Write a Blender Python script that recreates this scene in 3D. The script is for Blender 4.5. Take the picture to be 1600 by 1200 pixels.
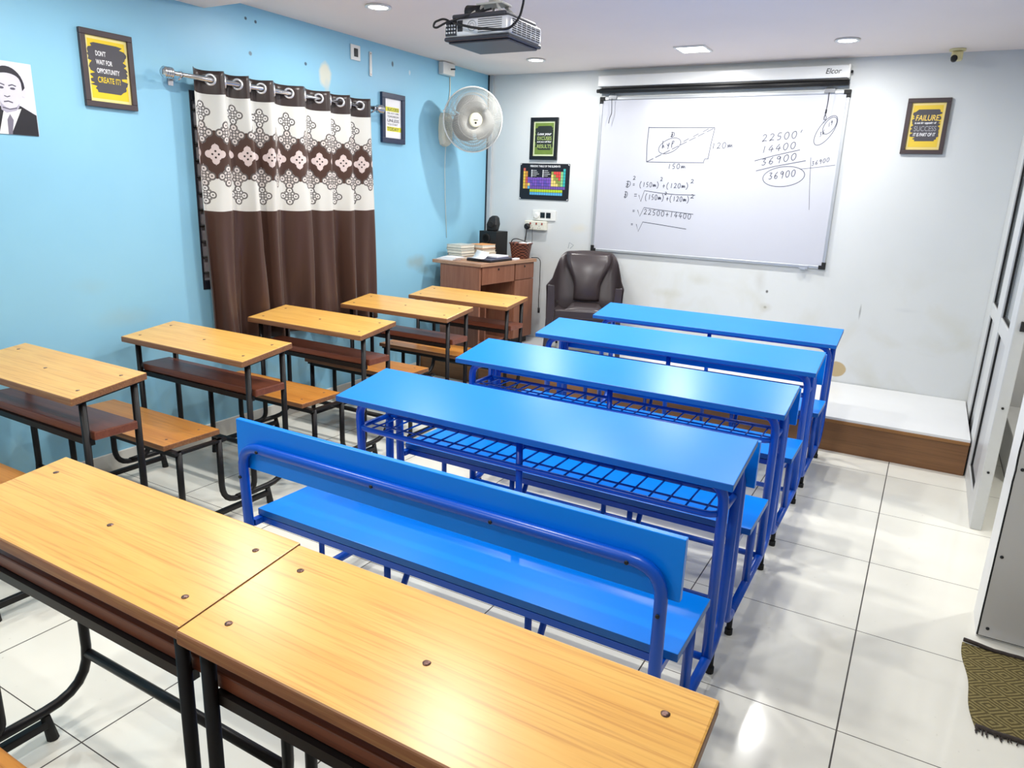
import bpy, bmesh, math, random
from mathutils import Vector, Matrix
random.seed(7)
PI = math.pi
SC = bpy.context.scene
COL = SC.collection
for _o in list(bpy.data.objects):
    bpy.data.objects.remove(_o)

# ------------------------------------------------------------------ camera
cam_d = bpy.data.cameras.new('camera')
cam = bpy.data.objects.new('camera', cam_d)
COL.objects.link(cam)
cam_d.sensor_width = 36.0
cam_d.lens = 36.0 * 1122.47 / 1600.0
cam_d.clip_start = 0.05
_yaw, _pitch, _roll = -0.514229, -0.264040, 0.0381116
_f = Vector((math.sin(_yaw) * math.cos(_pitch), math.cos(_yaw) * math.cos(_pitch), math.sin(_pitch)))
_r = Vector((math.cos(_yaw), -math.sin(_yaw), 0))
_u = _r.cross(_f)
_c, _s = math.cos(_roll), math.sin(_roll)
_r2 = _c * _r + _s * _u
_u2 = -_s * _r + _c * _u
_m = Matrix.Identity(4)
for _i in range(3):
    _m[_i][0], _m[_i][1], _m[_i][2] = _r2[_i], _u2[_i], -_f[_i]
    _m[_i][3] = (0.01334, -2.06793, 1.51859)[_i]
cam.matrix_world = _m
SC.camera = cam

# ------------------------------------------------------------------ light and exposure
SC.view_settings.view_transform = 'Standard'
SC.view_settings.look = 'None'
SC.view_settings.gamma = 1.0
SC.view_settings.use_curve_mapping = False
SC.view_settings.exposure = 0.0
world = bpy.data.worlds.new('world')
SC.world = world
world.use_nodes = True
world.node_tree.nodes['Background'].inputs[0].default_value = (0.75, 0.85, 1.0, 1)
world.node_tree.nodes['Background'].inputs[1].default_value = 0.25
LAMP_ROUND_W = 13.6
LAMP_SQUARE_W = 20.0
LAMP_COLOR = (1.0, 0.985, 0.95)
LEFT, BACK, CEIL, LOWCEIL = -3.56, 3.66, 2.47, 2.395
ROUND_LAMPS = [(-2.848, 1.334), (-2.788, 3.07), (-0.63, 3.035), (-0.63, 1.334), (-2.80, -0.16), (-0.50, -1.0), (-2.82, -2.1)]
SQUARE_LAMPS = [(-1.575, 3.023), (-1.62, 1.30), (-1.35, -0.48), (-1.6, -2.1)]


# ------------------------------------------------------------------ materials
def lin(c):
    return tuple((v / 12.92 if v <= 0.04045 else ((v + 0.055) / 1.055) ** 2.4) for v in (x / 255.0 for x in c)) + (1.0,)


MATS = {}


def mat(name, rgb, rough=0.5, metal=0.0, spec=0.5, coat=0.0, emit=0.0, alpha=1.0, trans=0.0, var=0.0, vscale=8.0, bump=0.0, bscale=60.0):
    if name in MATS:
        return MATS[name]
    m = bpy.data.materials.new(name)
    m.use_nodes = True
    nt = m.node_tree
    b = nt.nodes['Principled BSDF']
    c = lin(rgb)
    b.inputs['Base Color'].default_value = c
    b.inputs['Roughness'].default_value = rough
    b.inputs['Metallic'].default_value = metal
    b.inputs['Specular IOR Level'].default_value = spec
    b.inputs['Coat Weight'].default_value = coat
    b.inputs['Coat Roughness'].default_value = 0.15
    b.inputs['Alpha'].default_value = alpha
    b.inputs['Transmission Weight'].default_value = trans
    if emit:
        b.inputs['Emission Color'].default_value = c
        b.inputs['Emission Strength'].default_value = emit
    # every surface carries a little procedural variation
    tc = nt.nodes.new('ShaderNodeTexCoord')
    nz = nt.nodes.new('ShaderNodeTexNoise')
    nz.inputs['Scale'].default_value = vscale
    nz.inputs['Detail'].default_value = 4
    nt.links.new(tc.outputs['Object'], nz.inputs['Vector'])
    mx = nt.nodes.new('ShaderNodeMixRGB')
    mx.blend_type = 'MULTIPLY'
    mx.inputs[0].default_value = 1.0
    mx.inputs[1].default_value = c
    rp = nt.nodes.new('ShaderNodeMapRange')
    rp.inputs[1].default_value = 0.3
    rp.inputs[2].default_value = 0.7
    rp.inputs[3].default_value = 1.0 - var
    rp.inputs[4].default_value = 1.0 + var * 0.3
    nt.links.new(nz.outputs['Fac'], rp.inputs[0])
    nt.links.new(rp.outputs[0], mx.inputs[2])
    nt.links.new(mx.outputs[0], b.inputs['Base Color'])
    if bump:
        n2 = nt.nodes.new('ShaderNodeTexNoise')
        n2.inputs['Scale'].default_value = bscale
        nt.links.new(tc.outputs['Object'], n2.inputs['Vector'])
        bp = nt.nodes.new('ShaderNodeBump')
        bp.inputs['Strength'].default_value = bump
        bp.inputs['Distance'].default_value = 0.01
        nt.links.new(n2.outputs['Fac'], bp.inputs['Height'])
        nt.links.new(bp.outputs[0], b.inputs['Normal'])
    MATS[name] = m
    return m


class NG:
    """tiny expression builder over math nodes"""
    def __init__(self, m):
        self.m = m
        self.nt = m.node_tree
        self.b = self.nt.nodes['Principled BSDF']
        self.tc = self.nt.nodes.new('ShaderNodeTexCoord')
        sp = self.nt.nodes.new('ShaderNodeSeparateXYZ')
        self.nt.links.new(self.tc.outputs['Object'], sp.inputs[0])
        self.x, self.y, self.z = sp.outputs

    def put(self, sock, v):
        if isinstance(v, (int, float)):
            sock.default_value = v
        elif isinstance(v, tuple):
            sock.default_value = v
        else:
            self.nt.links.new(v, sock)

    def op(self, kind, a, b=0.0, c=0.0):
        n = self.nt.nodes.new('ShaderNodeMath')
        n.operation = kind
        self.put(n.inputs[0], a)
        self.put(n.inputs[1], b)
        self.put(n.inputs[2], c)
        return n.outputs[0]

    def add(self, a, b): return self.op('ADD', a, b)
    def sub(self, a, b): return self.op('SUBTRACT', a, b)
    def mul(self, a, b): return self.op('MULTIPLY', a, b)
    def mx(self, a, b): return self.op('MAXIMUM', a, b)
    def mn(self, a, b): return self.op('MINIMUM', a, b)
    def ab(self, a): return self.op('ABSOLUTE', a)
    def fr(self, a): return self.op('FRACT', a)
    def lt(self, a, b): return self.op('LESS_THAN', a, b)
    def gt(self, a, b): return self.op('GREATER_THAN', a, b)

    def hyp(self, a, b):
        return self.op('SQRT', self.add(self.mul(a, a), self.mul(b, b)))

    def noise(self, scale, detail=4, vec=None, rough=0.5, sx=1, sy=1, sz=1, dist=0.0):
        mp = self.nt.nodes.new('ShaderNodeMapping')
        mp.inputs['Scale'].default_value = (sx, sy, sz)
        self.nt.links.new(vec or self.tc.outputs['Object'], mp.inputs[0])
        n = self.nt.nodes.new('ShaderNodeTexNoise')
        n.inputs['Scale'].default_value = scale
        n.inputs['Detail'].default_value = detail
        n.inputs['Roughness'].default_value = rough
        n.inputs['Distortion'].default_value = dist
        self.nt.links.new(mp.outputs[0], n.inputs['Vector'])
        return n.outputs['Fac']

    def ramp(self, v, a, b, lo=0.0, hi=1.0):
        n = self.nt.nodes.new('ShaderNodeMapRange')
        self.put(n.inputs[0], v)
        n.inputs[1].default_value = a
        n.inputs[2].default_value = b
        n.inputs[3].default_value = lo
        n.inputs[4].default_value = hi
        return n.outputs[0]

    def mix(self, f, a, b):
        n = self.nt.nodes.new('ShaderNodeMixRGB')
        self.put(n.inputs[0], f)
        self.put(n.inputs[1], a)
        self.put(n.inputs[2], b)
        return n.outputs[0]

    def color(self, v):
        self.nt.links.new(v, self.b.inputs['Base Color'])

    def rough(self, v):
        self.put(self.b.inputs['Roughness'], v)


def newmat(name, rough=0.5, spec=0.5, coat=0.0, metal=0.0):
    m = bpy.data.materials.new(name)
    m.use_nodes = True
    b = m.node_tree.nodes['Principled BSDF']
    b.inputs['Roughness'].default_value = rough
    b.inputs['Specular IOR Level'].default_value = spec
    b.inputs['Coat Weight'].default_value = coat
    b.inputs['Coat Roughness'].default_value = 0.12
    b.inputs['Metallic'].default_value = metal
    MATS[name] = m
    return m, NG(m)


# floor tiles, 600 mm, dark joints
M_FLOOR, g = newmat('floor_tiles', 0.12, 0.5)
gx = g.ab(g.sub(g.fr(g.add(g.mul(g.x, 1 / 0.6), 0.5)), 0.5))
gy = g.ab(g.sub(g.fr(g.add(g.mul(g.y, 1 / 0.6), 0.5)), 0.5))
joint = g.mx(g.lt(gx, 0.0040), g.lt(gy, 0.0028))
cl = g.noise(1.3, 5)
base = g.mix(g.ramp(cl, 0.35, 0.7), lin((240, 238, 226)), lin((228, 226, 214)))
base = g.mix(g.mul(g.ramp(g.noise(45, 2), 0.72, 0.8), 0.35), base, lin((170, 165, 150)))
g.color(g.mix(joint, base, lin((70, 64, 58))))
g.rough(g.add(g.mul(joint, 0.5), g.ramp(cl, 0.3, 0.7, 0.08, 0.16)))


def spots(g, base, lst, u, v, wob=0.35):
    """stains with their own outline: (u, v, ru, rv, colour, strength, softness)"""
    nz = g.sub(g.noise(14, 4), 0.5)
    for (cu, cv, ru, rv, colr, st, soft) in lst:
        d = g.hyp(g.mul(g.sub(u, cu), 1 / ru), g.mul(g.sub(v, cv), 1 / rv))
        d = g.add(d, g.mul(nz, wob * 2))
        base = g.mix(g.mul(g.ramp(d, 1.0, 1.0 - soft), st), base, lin(colr))
    return base


# light blue emulsion on the left wall
M_BLUE, g = newmat('blue_wall_paint', 0.42, 0.4)
n1 = g.noise(1.6, 4)
base = g.mix(g.ramp(n1, 0.3, 0.7), lin((138, 196, 224)), lin((146, 202, 228)))
base = g.mix(g.mul(g.ramp(g.noise(5, 5, dist=1.0), 0.6, 0.75), 0.25), base, lin((150, 205, 228)))
low = g.mul(g.ramp(g.z, 0.75, 0.35), g.ramp(g.noise(3.5, 5, dist=1.5), 0.42, 0.62))
base = g.mix(g.mul(low, 0.5), base, lin((150, 190, 200)))
base = spots(g, base, [
    (1.65, 2.19, 0.062, 0.085, (214, 214, 196), 0.95, 0.35), (1.66, 2.12, 0.03, 0.07, (190, 205, 205), 0.6, 0.6),
    (2.62, 0.93, 0.16, 0.07, (150, 160, 150), 0.55, 0.7), (2.72, 0.86, 0.10, 0.05, (120, 140, 140), 0.5, 0.7),
    (-0.02, 0.98, 0.12, 0.05, (160, 190, 190), 0.2, 0.9), (0.15, 0.80, 0.22, 0.07, (165, 180, 170), 0.22, 0.9),
    (1.03, 2.40, 0.010, 0.010, (40, 50, 70), 0.9, 0.4), (1.10, 2.395, 0.010, 0.010, (40, 50, 70), 0.9, 0.4),
    (1.48, 2.23, 0.012, 0.012, (60, 80, 100), 0.9, 0.4), (1.05, 2.22, 0.014, 0.014, (100, 110, 120), 0.8, 0.4),
    (2.33, 2.36, 0.012, 0.022, (60, 75, 90), 0.9, 0.5), (2.53, 2.33, 0.012, 0.02, (215, 225, 230), 0.8, 0.5),
    (-0.60, 1.02, 0.012, 0.012, (225, 235, 235), 0.9, 0.5)], g.y, g.z)
g.color(base)

# off-white emulsion
M_WHITE, g = newmat('white_wall_paint', 0.5, 0.35)
n1 = g.noise(1.2, 5)
base = g.mix(g.ramp(n1, 0.3, 0.7), lin((216, 219, 219)), lin((208, 212, 213)))
low = g.mul(g.ramp(g.z, 1.25, 0.7), g.ramp(g.noise(2.8, 6, dist=0.8), 0.48, 0.68))
base = g.mix(g.mul(low, 0.42), base, lin((196, 194, 178)))
base = spots(g, base, [
    (-0.455, 0.318, 0.066, 0.062, (186, 164, 122), 0.95, 0.12)], g.x, g.z, 0.12)
base = spots(g, base, [
    (-1.02, 0.84, 0.012, 0.014, (70, 70, 72), 0.9, 0.6), (-1.02, 0.72, 0.014, 0.012, (70, 70, 70), 0.9, 0.6),
    (-1.08, 0.92, 0.05, 0.10, (190, 190, 184), 0.5, 0.9), (-1.02, 0.72, 0.06, 0.04, (190, 188, 176), 0.6, 0.9),
    (-0.36, 0.76, 0.008, 0.07, (130, 132, 134), 0.7, 0.7), (-0.70, 0.47, 0.05, 0.025, (185, 186, 182), 0.5, 0.9),
    (-1.55, 0.88, 0.10, 0.05, (195, 195, 185), 0.5, 0.9), (-1.8, 0.75, 0.14, 0.05, (190, 190, 175), 0.5, 0.9),
    (-2.62, 1.22, 0.10, 0.05, (214, 205, 180), 0.4, 0.9), (-0.07, 0.80, 0.10, 0.02, (200, 204, 206), 0.5, 0.9)], g.x, g.z)
g.color(base)

M_CEIL = mat('ceiling_paint', (242, 230, 222), 0.7, spec=0.2, var=0.03, vscale=1.5)
M_CORR = mat('corridor_paint', (222, 222, 220), 0.6, var=0.03, vscale=2)


def wood(name, c1, c2, c3, rough, sx=1.5, sy=26, coat=0.0, axis='x', fine=170):
    m, g = newmat(name, rough, 0.5, coat)
    s = (sx, sy, sy) if axis == 'x' else ((sy, sx, sy) if axis == 'y' else (sy, sy, sx))
    a = g.noise(1.0, 6, sx=s[0], sy=s[1], sz=s[2], rough=0.6, dist=0.6)
    s2 = tuple((4 if q == sx else fine) for q in s)
    b = g.noise(1.0, 3, sx=s2[0], sy=s2[1], sz=s2[2])
    base = g.mix(g.ramp(a, 0.38, 0.66), lin(c1), lin(c2))
    base = g.mix(g.mul(g.ramp(b, 0.50, 0.72), 0.6), base, lin(c3))
    g.color(base)
    return m


M_LAM = wood('oak_laminate', (234, 184, 98), (225, 169, 84), (188, 124, 60), 0.30, 1.6, 22)
M_SEATW = wood('worn_oak_laminate', (214, 146, 66), (196, 126, 52), (156, 92, 36), 0.3, 1.6, 22)
M_BROWN = wood('brown_board', (128, 72, 50), (112, 58, 40), (90, 46, 32), 0.38, 2, 30)
M_EDGE = wood('worn_board_edge', (146, 98, 64), (122, 78, 50), (176, 136, 84), 0.5, 5, 40)
M_WALNUT = wood('teak_laminate', (158, 108, 84), (140, 90, 68), (118, 74, 56), 0.4, 1.2, 16, axis='z')
M_WALNUT_TOP = wood('pale_teak_top', (186, 146, 118), (170, 128, 100), (140, 100, 78), 0.35, 1.2, 16, axis='y')
M_PLY = wood('brown_ply', (132, 92, 56), (118, 80, 48), (100, 68, 40), 0.45, 1.2, 14)

M_BTOP = mat('blue_laminate', (0, 134, 246), 0.32, spec=0.28, var=0.03, vscale=5)
M_BEDGE = mat('blue_board_edge', (10, 96, 176), 0.4, var=0.05)
M_BTUBE = mat('blue_enamel', (0, 80, 192), 0.28, spec=0.5, var=0.05)
M_BLKTUBE = mat('black_enamel', (20, 18, 19), 0.4, spec=0.3, var=0.12, vscale=20)
M_BLK = mat('black_plastic', (18, 18, 20), 0.5, var=0.1)
M_RUB = mat('black_rubber', (16, 16, 16), 0.7, var=0.1)
M_SCREW = mat('steel_screw', (120, 92, 84), 0.3, metal=0.8, var=0.2, vscale=80)
M_ALU = mat('aluminium', (188, 192, 196), 0.35, metal=0.55, var=0.04)
M_ALUW = mat('powder_coated_aluminium', (206, 208, 207), 0.4, metal=0.15, var=0.03)
M_CHROME = mat('chrome', (215, 215, 218), 0.15, metal=1.0, var=0.03)
M_WP = mat('white_plastic', (230, 230, 226), 0.35, var=0.02)
M_CREAM = mat('cream_plastic', (226, 224, 208), 0.4, var=0.03)
M_YCREAM = mat('yellowed_plastic', (224, 212, 160), 0.45, var=0.03)
M_PAPER = mat('white_paper', (236, 236, 238), 0.7, var=0.02)
M_GREYP = mat('grey_composite_panel', (204, 202, 199), 0.4, metal=0.1, var=0.03, vscale=2)
M_WOODFRAME = mat('dark_brown_frame', (66, 54, 56), 0.4, var=0.1)
M_BLACKFRAME = mat('black_frame', (16, 18, 24), 0.35, var=0.1)
M_WB = mat('whiteboard_enamel', (196, 198, 207), 0.18, spec=0.5, var=0.015, vscale=2)
M_INK = mat('marker_ink', (70, 72, 86), 0.6, var=0.15, vscale=30)
M_CASE = mat('white_metal_case', (214, 216, 216), 0.35, var=0.02)
M_SILVER = mat('silver_plastic', (228, 230, 235), 0.3, metal=0.1, var=0.02)
M_DGREY = mat('dark_grey_plastic', (62, 62, 70), 0.4, var=0.05)
M_VENT = mat('vent_shadow_plastic', (40, 42, 50), 0.6, var=0.05)
M_CHAIR = mat('brown_moulded_plastic', (64, 56, 58), 0.3, spec=0.5, var=0.04)
M_LAMPGLASS = mat('lit_diffuser', (255, 252, 244), 0.5, emit=14.0)
M_GLASS, g = newmat('tinted_pane', 0.06, 0.5)
g.b.inputs['Transmission Weight'].default_value = 0.75
g.color(g.mix(g.ramp(g.noise(2, 2), 0.3, 0.7), lin((196, 204, 208)), lin((206, 212, 214))))
M_FROST = mat('night_window_pane', (176, 170, 176), 0.25, var=0.08)
M_YEL = mat('print_yellow', (238, 206, 34), 0.5, var=0.05)
M_PALEY = mat('print_pale_yellow', (242, 228, 150), 0.5, var=0.04)
M_PDARK = mat('print_charcoal', (74, 72, 78), 0.5, var=0.05)
M_PBLACK = mat('print_black', (16, 16, 26), 0.45, var=0.05)
M_PGREEN = mat('print_green', (104, 128, 54), 0.5, var=0.12, vscale=30)
M_PMINT = mat('print_pale_green', (206, 216, 176), 0.5, var=0.03)
M_PWHITE = mat('print_white', (238, 238, 240), 0.5, var=0.02)
M_PGREY = mat('print_grey', (150, 150, 154), 0.5, var=0.03)
M_PLGREEN = mat('print_light_green', (168, 190, 110), 0.5, var=0.05)
M_COVER = mat('book_cover', (178, 180, 172), 0.6, var=0.08)
M_ORANGE = mat('orange_paper', (226, 158, 96), 0.6, var=0.05)
M_PAGES = mat('book_pages', (226, 220, 204), 0.7, var=0.06, vscale=40)
M_NAVY = mat('navy_cover', (40, 44, 96), 0.4, var=0.05)
M_WICKER, g = newmat('brown_wicker', 0.55)
wv = g.mul(g.op('SINE', g.mul(g.z, 260)), g.op('SINE', g.mul(g.sub(g.x, g.y), 150)))
g.color(g.mix(g.ramp(wv, -0.4, 0.5), lin((44, 20, 18)), lin((140, 84, 66))))

# striped diamond rug
M_MAT, g = newmat('olive_diamond_weave', 0.9, 0.1)
a = g.ab(g.sub(g.fr(g.mul(g.add(g.x, g.mul(g.sub(g.noise(6, 2), 0.5), 0.02)), 1 / 0.105)), 0.5))
b_ = g.ab(g.sub(g.fr(g.mul(g.y, 1 / 0.085)), 0.5))
rings = g.fr(g.mul(g.add(a, b_), 5.0))
base = g.mix(g.ramp(rings, 0.40, 0.55), lin((142, 130, 86)), lin((92, 82, 54)))
base = g.mix(g.mul(g.ramp(g.noise(220, 2), 0.4, 0.7), 0.35), base, lin((70, 62, 40)))
g.color(base)

# printed curtain: brown satin with cream bands and lace medallions
M_CURT, g = newmat('printed_satin', 0.42, 0.4)
g.b.inputs['Sheen Weight'].default_value = 0.15
uvn = g.nt.nodes.new('ShaderNodeUVMap')
us = g.nt.nodes.new('ShaderNodeSeparateXYZ')
g.nt.links.new(uvn.outputs[0], us.inputs[0])
U, V = us.outputs[0], us.outputs[1]
BROWN, CREAM = lin((72, 48, 38)), lin((214, 214, 208))
CELL = 0.130
ph = g.ab(g.sub(g.fr(g.mul(U, 1 / CELL)), 0.5))              # 0 at medallion centres
zig = g.mul(g.sub(0.5, ph), 0.02)
dist_col = g.mul(ph, CELL)


def medallion(dx, dy, R):
    """returns (silhouette, line work) of a lace medallion"""
    ay = g.ab(dy)
    c0 = g.hyp(dx, dy)
    c1 = g.hyp(g.sub(dx, 0.60 * R), ay)
    c2 = g.hyp(dx, g.sub(ay, 0.60 * R))
    c3 = g.hyp(g.sub(dx, 0.28 * R), g.sub(ay, 0.28 * R))
    d = g.mn(g.mn(g.sub(c1, 0.36 * R), g.sub(c2, 0.36 * R)), g.sub(c3, 0.26 * R))
    tip = g.sub(g.add(g.mul(dx, 3.0), g.ab(g.sub(ay, 0.9 * R))), 0.17 * R)
    d = g.mn(g.mn(d, tip), g.sub(c0, 0.42 * R))
    sil = g.lt(d, 0.0)
    w = 0.045 * R
    ring = g.lt(g.ab(g.sub(c1, 0.27 * R)), w)
    ring = g.mx(ring, g.lt(g.ab(g.sub(c2, 0.27 * R)), w))
    ring = g.mx(ring, g.lt(g.ab(g.sub(c3, 0.15 * R)), w))
    ring = g.mx(ring, g.lt(g.ab(g.sub(c0, 0.16 * R)), w))
    ring = g.mx(ring, g.lt(c1, 0.08 * R))
    ring = g.mx(ring, g.lt(c2, 0.08 * R))
    ring = g.mx(ring, g.gt(d, -0.05 * R))
    return sil, g.mul(ring, sil), g.mx(g.lt(g.ab(g.sub(c1, 0.22 * R)), 0), g.lt(g.mn(g.hyp(g.sub(dx, 0.3 * R), ay), g.hyp(dx, g.sub(ay, 0.3 * R))), 0.10 * R))


white1 = g.mul(g.gt(V, g.sub(1.775, zig)), g.lt(V, 1.957))
white2 = g.mul(g.gt(V, 1.343), g.lt(V, g.add(1.520, zig)))
onwhite = g.mx(white1, white2)
base = g.mix(onwhite, BROWN, CREAM)
for zc in (1.762, 1.533):
    s, l, dts = medallion(dist_col, g.sub(V, zc), 0.062)
    base = g.mix(s, base, lin((214, 206, 200)))
    base = g.mix(l, base, lin((92, 86, 84)))
half = g.ab(g.sub(g.fr(g.add(g.mul(U, 0.5 / CELL), 0.25)), 0.5))
dist_half = g.mul(half, CELL * 2)
for zc in (1.868, 1.432):
    s, l, dts = medallion(dist_half, g.sub(V, zc), 0.056)
    base = g.mix(s, base, lin((222, 220, 216)))
    base = g.mix(l, base, lin((92, 88, 86)))
ph2 = g.mul(g.ab(g.sub(g.fr(g.add(g.mul(U, 1 / CELL), 0.5)), 0.5)), CELL)
s, l, dts = medallion(ph2, g.sub(V, 1.650), 0.056)
base = g.mix(s, base, lin((216, 200, 196)))
base = g.mix(g.mul(dts, s), base, lin((40, 26, 22)))
hdr = g.gt(V, 1.957)
base = g.mix(hdr, base, lin((48, 36, 34)))
g.color(base)
g.rough(g.ramp(onwhite, 0, 1, 0.36, 0.6))


# ------------------------------------------------------------------ mesh helpers
def newbm():
    return bmesh.new()


def link(name, bm, mats, parent=None, loc=None, rot=None, smooth=False):
    me = bpy.data.meshes.new(name)
    bmesh.ops.recalc_face_normals(bm, faces=bm.faces)
    bm.to_mesh(me)
    bm.free()
    if not isinstance(mats, (list, tuple)):
        mats = [mats]
    for m in mats:
        me.materials.append(m)
    if smooth:
        for p in me.polygons:
            p.use_smooth = True
    o = bpy.data.objects.new(name, me)
    COL.objects.link(o)
    if parent:
        o.parent = parent
    if loc:
        o.location = loc
    if rot:
        o.rotation_euler = rot
    return o


def tag(o, label, cat, group=None, kind=None):
    if label:
        o['label'] = label
    if cat:
        o['category'] = cat
    if group:
        o['group'] = group
    if kind:
        o['kind'] = kind
    return o


def thing(name, label, cat, loc=(0, 0, 0), rot=(0, 0, 0), group=None):
    o = bpy.data.objects.new(name, None)
    COL.objects.link(o)
    o.empty_display_size = 0.1
    o.location = loc
    o.rotation_euler = rot
    return tag(o, label, cat, group)


def struct(name, bm, mats, loc=None):
    return tag(link(name, bm, mats, loc=loc), None, None, kind='structure')


def dup(root, loc, label=None, group=None):
    """a copy of a thing with copies of its parts and sub-parts"""
    r = root.copy()
    COL.objects.link(r)
    r.location = loc
    if label:
        r['label'] = label
    if group:
        r['group'] = group
    for ch in list(root.children):
        c = ch.copy()
        COL.objects.link(c)
        c.parent = r
        for gch in list(ch.children):
            d = gch.copy()
            COL.objects.link(d)
            d.parent = c
    return r


def box(bm, x0, x1, y0, y1, z0, z1, mi=0, bev=0.0, seg=2, slope=0.0, top_mi=None):
    vs = [bm.verts.new((x, y, z)) for x in (x0, x1) for y in (y0, y1) for z in (z0, z1)]
    fs = []
    for q in ((0, 1, 3, 2), (4, 6, 7, 5), (0, 4, 5, 1), (2, 3, 7, 6), (0, 2, 6, 4), (1, 5, 7, 3)):
        f = bm.faces.new([vs[i] for i in q])
        f.material_index = mi
        fs.append(f)
    if top_mi is not None:
        fs[5].material_index = top_mi
    if slope:
        for v in vs:
            v.co.z += slope * (v.co.y - y0)
    if bev:
        es = list({e for f in fs for e in f.edges})
        r = bmesh.ops.bevel(bm, geom=es, offset=bev, segments=seg, affect='EDGES', profile=0.5)
    return fs


def quad(bm, pts, mi=0):
    f = bm.faces.new([bm.verts.new(p) for p in pts])
    f.material_index = mi
    return f


def poly2(bm, pts, z=0.0, mi=0):
    """flat polygon in local xy"""
    return quad(bm, [(p[0], p[1], z) for p in pts], mi)


def rect2(bm, x0, x1, y0, y1, z=0.0, mi=0):
    return poly2(bm, [(x0, y0), (x1, y0), (x1, y1), (x0, y1)], z, mi)


def round_path(pts, fillet, n=6):
    pts = [Vector(p) for p in pts]
    if not fillet:
        return pts
    out = [pts[0]]
    for i in range(1, len(pts) - 1):
        a, b, c = pts[i - 1], pts[i], pts[i + 1]
        d1, d2 = (a - b), (c - b)
        fl = fillet[i] if isinstance(fillet, dict) and i in fillet else (0 if isinstance(fillet, dict) else fillet)
        r = min(fl, d1.length * 0.49, d2.length * 0.49)
        if r < 1e-5 or d1.normalized().dot(d2.normalized()) < -0.999:
            out.append(b)
            continue
        p0, p1 = b + d1.normalized() * r, b + d2.normalized() * r
        for k in range(n + 1):
            t = k / n
            out.append((1 - t) ** 2 * p0 + 2 * t * (1 - t) * b + t ** 2 * p1)
    out.append(pts[-1])
    return out


def tube(bm, pts, r, fillet=0.0, n=10, mi=0, closed=False, taper=None):
    P = round_path(pts, fillet)
    N = len(P)
    rings = []
    up = None
    for i in range(N):
        if closed:
            t = (P[(i + 1) % N] - P[i - 1]).normalized()
        else:
            t = (P[min(i + 1, N - 1)] - P[max(i - 1, 0)]).normalized()
        if up is None:
            up = Vector((0, 0, 1)) if abs(t.z) < 0.9 else Vector((1, 0, 0))
        s = t.cross(up).normalized()
        up = s.cross(t).normalized()
        rr = r if taper is None else r + (taper - r) * i / max(1, N - 1)
        rings.append([bm.verts.new(P[i] + rr * (math.cos(2 * PI * k / n) * s + math.sin(2 * PI * k / n) * up)) for k in range(n)])
    M = N if closed else N - 1
    for i in range(M):
        A, B = rings[i], rings[(i + 1) % N]
        for k in range(n):
            f = bm.faces.new((A[k], A[(k + 1) % n], B[(k + 1) % n], B[k]))
            f.smooth = True
            f.material_index = mi
    if not closed:
        for rg in (rings[0], rings[-1]):
            f = bm.faces.new(rg)
            f.material_index = mi


def lathe(bm, prof, n=24, mi=0, center=(0, 0, 0), axis='z', cap=True):
    """profile of (radius, height) spun round an axis"""
    rings = []
    for (r, h) in prof:
        ring = []
        for k in range(n):
            a = 2 * PI * k / n
            p = (r * math.cos(a), r * math.sin(a), h)
            if axis == 'y':
                p = (p[0], p[2], p[1])
            elif axis == 'x':
                p = (p[2], p[0], p[1])
            ring.append(bm.verts.new(Vector(p) + Vector(center)))
        rings.append(ring)
    for A, B in zip(rings, rings[1:]):
        for k in range(n):
            f = bm.faces.new((A[k], A[(k + 1) % n], B[(k + 1) % n], B[k]))
            f.smooth = True
            f.material_index = mi
    if cap:
        for rg in (rings[0], rings[-1]):
            f = bm.faces.new(rg)
            f.material_index = mi


def disc2(bm, cx, cy, r, z=0.0, mi=0, n=20, ry=None):
    poly2(bm, [(cx + r * math.cos(2 * PI * k / n), cy + (ry or r) * math.sin(2 * PI * k / n)) for k in range(n)], z, mi)


def ribbon2(bm, pts, w, z=0.0, mi=0):
    """flat pen stroke in local xy"""
    P = [Vector((p[0], p[1])) for p in pts]
    L, R = [], []
    for i in range(len(P)):
        t = P[min(i + 1, len(P) - 1)] - P[max(i - 1, 0)]
        if t.length < 1e-9:
            t = Vector((1, 0))
        t.normalize()
        nrm = Vector((-t.y, t.x)) * w * 0.5
        L.append(bm.verts.new((P[i].x + nrm.x, P[i].y + nrm.y, z)))
        R.append(bm.verts.new((P[i].x - nrm.x, P[i].y - nrm.y, z)))
    for i in range(len(P) - 1):
        f = bm.faces.new((L[i], R[i], R[i + 1], L[i + 1]))
        f.material_index = mi


def text(name, body, size, m, parent, x, y, z, align='LEFT', sx=1.0, shear=0.0, bold=0.0, width=None):
    cu = bpy.data.curves.new('t', 'FONT')
    cu.body = body
    cu.size = size
    cu.align_x = align
    cu.shear = shear
    cu.offset = bold
    o = bpy.data.objects.new('t', cu)
    COL.objects.link(o)
    dg = bpy.context.evaluated_depsgraph_get()
    me = bpy.data.meshes.new_from_object(o.evaluated_get(dg))
    bpy.data.objects.remove(o)
    bpy.data.curves.remove(cu)
    me.name = name
    xs = [v.co.x for v in me.vertices]
    w0 = max(xs) - min(xs)
    if width:
        sx = width / w0
    for v in me.vertices:
        v.co.x *= sx
    me.materials.clear()
    me.materials.append(m)
    t = bpy.data.objects.new(name, me)
    COL.objects.link(t)
    t.parent = parent
    t.location = (x, y, z)
    return t


ROT_LEFT = (PI / 2, 0, PI / 2)      # local x -> +Y, y -> up, z -> into the room
ROT_BACK = (PI / 2, 0, 0)           # local x -> +X, y -> up, z -> into the room

# ------------------------------------------------------------------ room shell
bm = newbm()
box(bm, LEFT - 0.12, 1.75, -3.75, 4.05, -0.08, 0.0)
struct('floor', bm, M_FLOOR)

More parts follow.
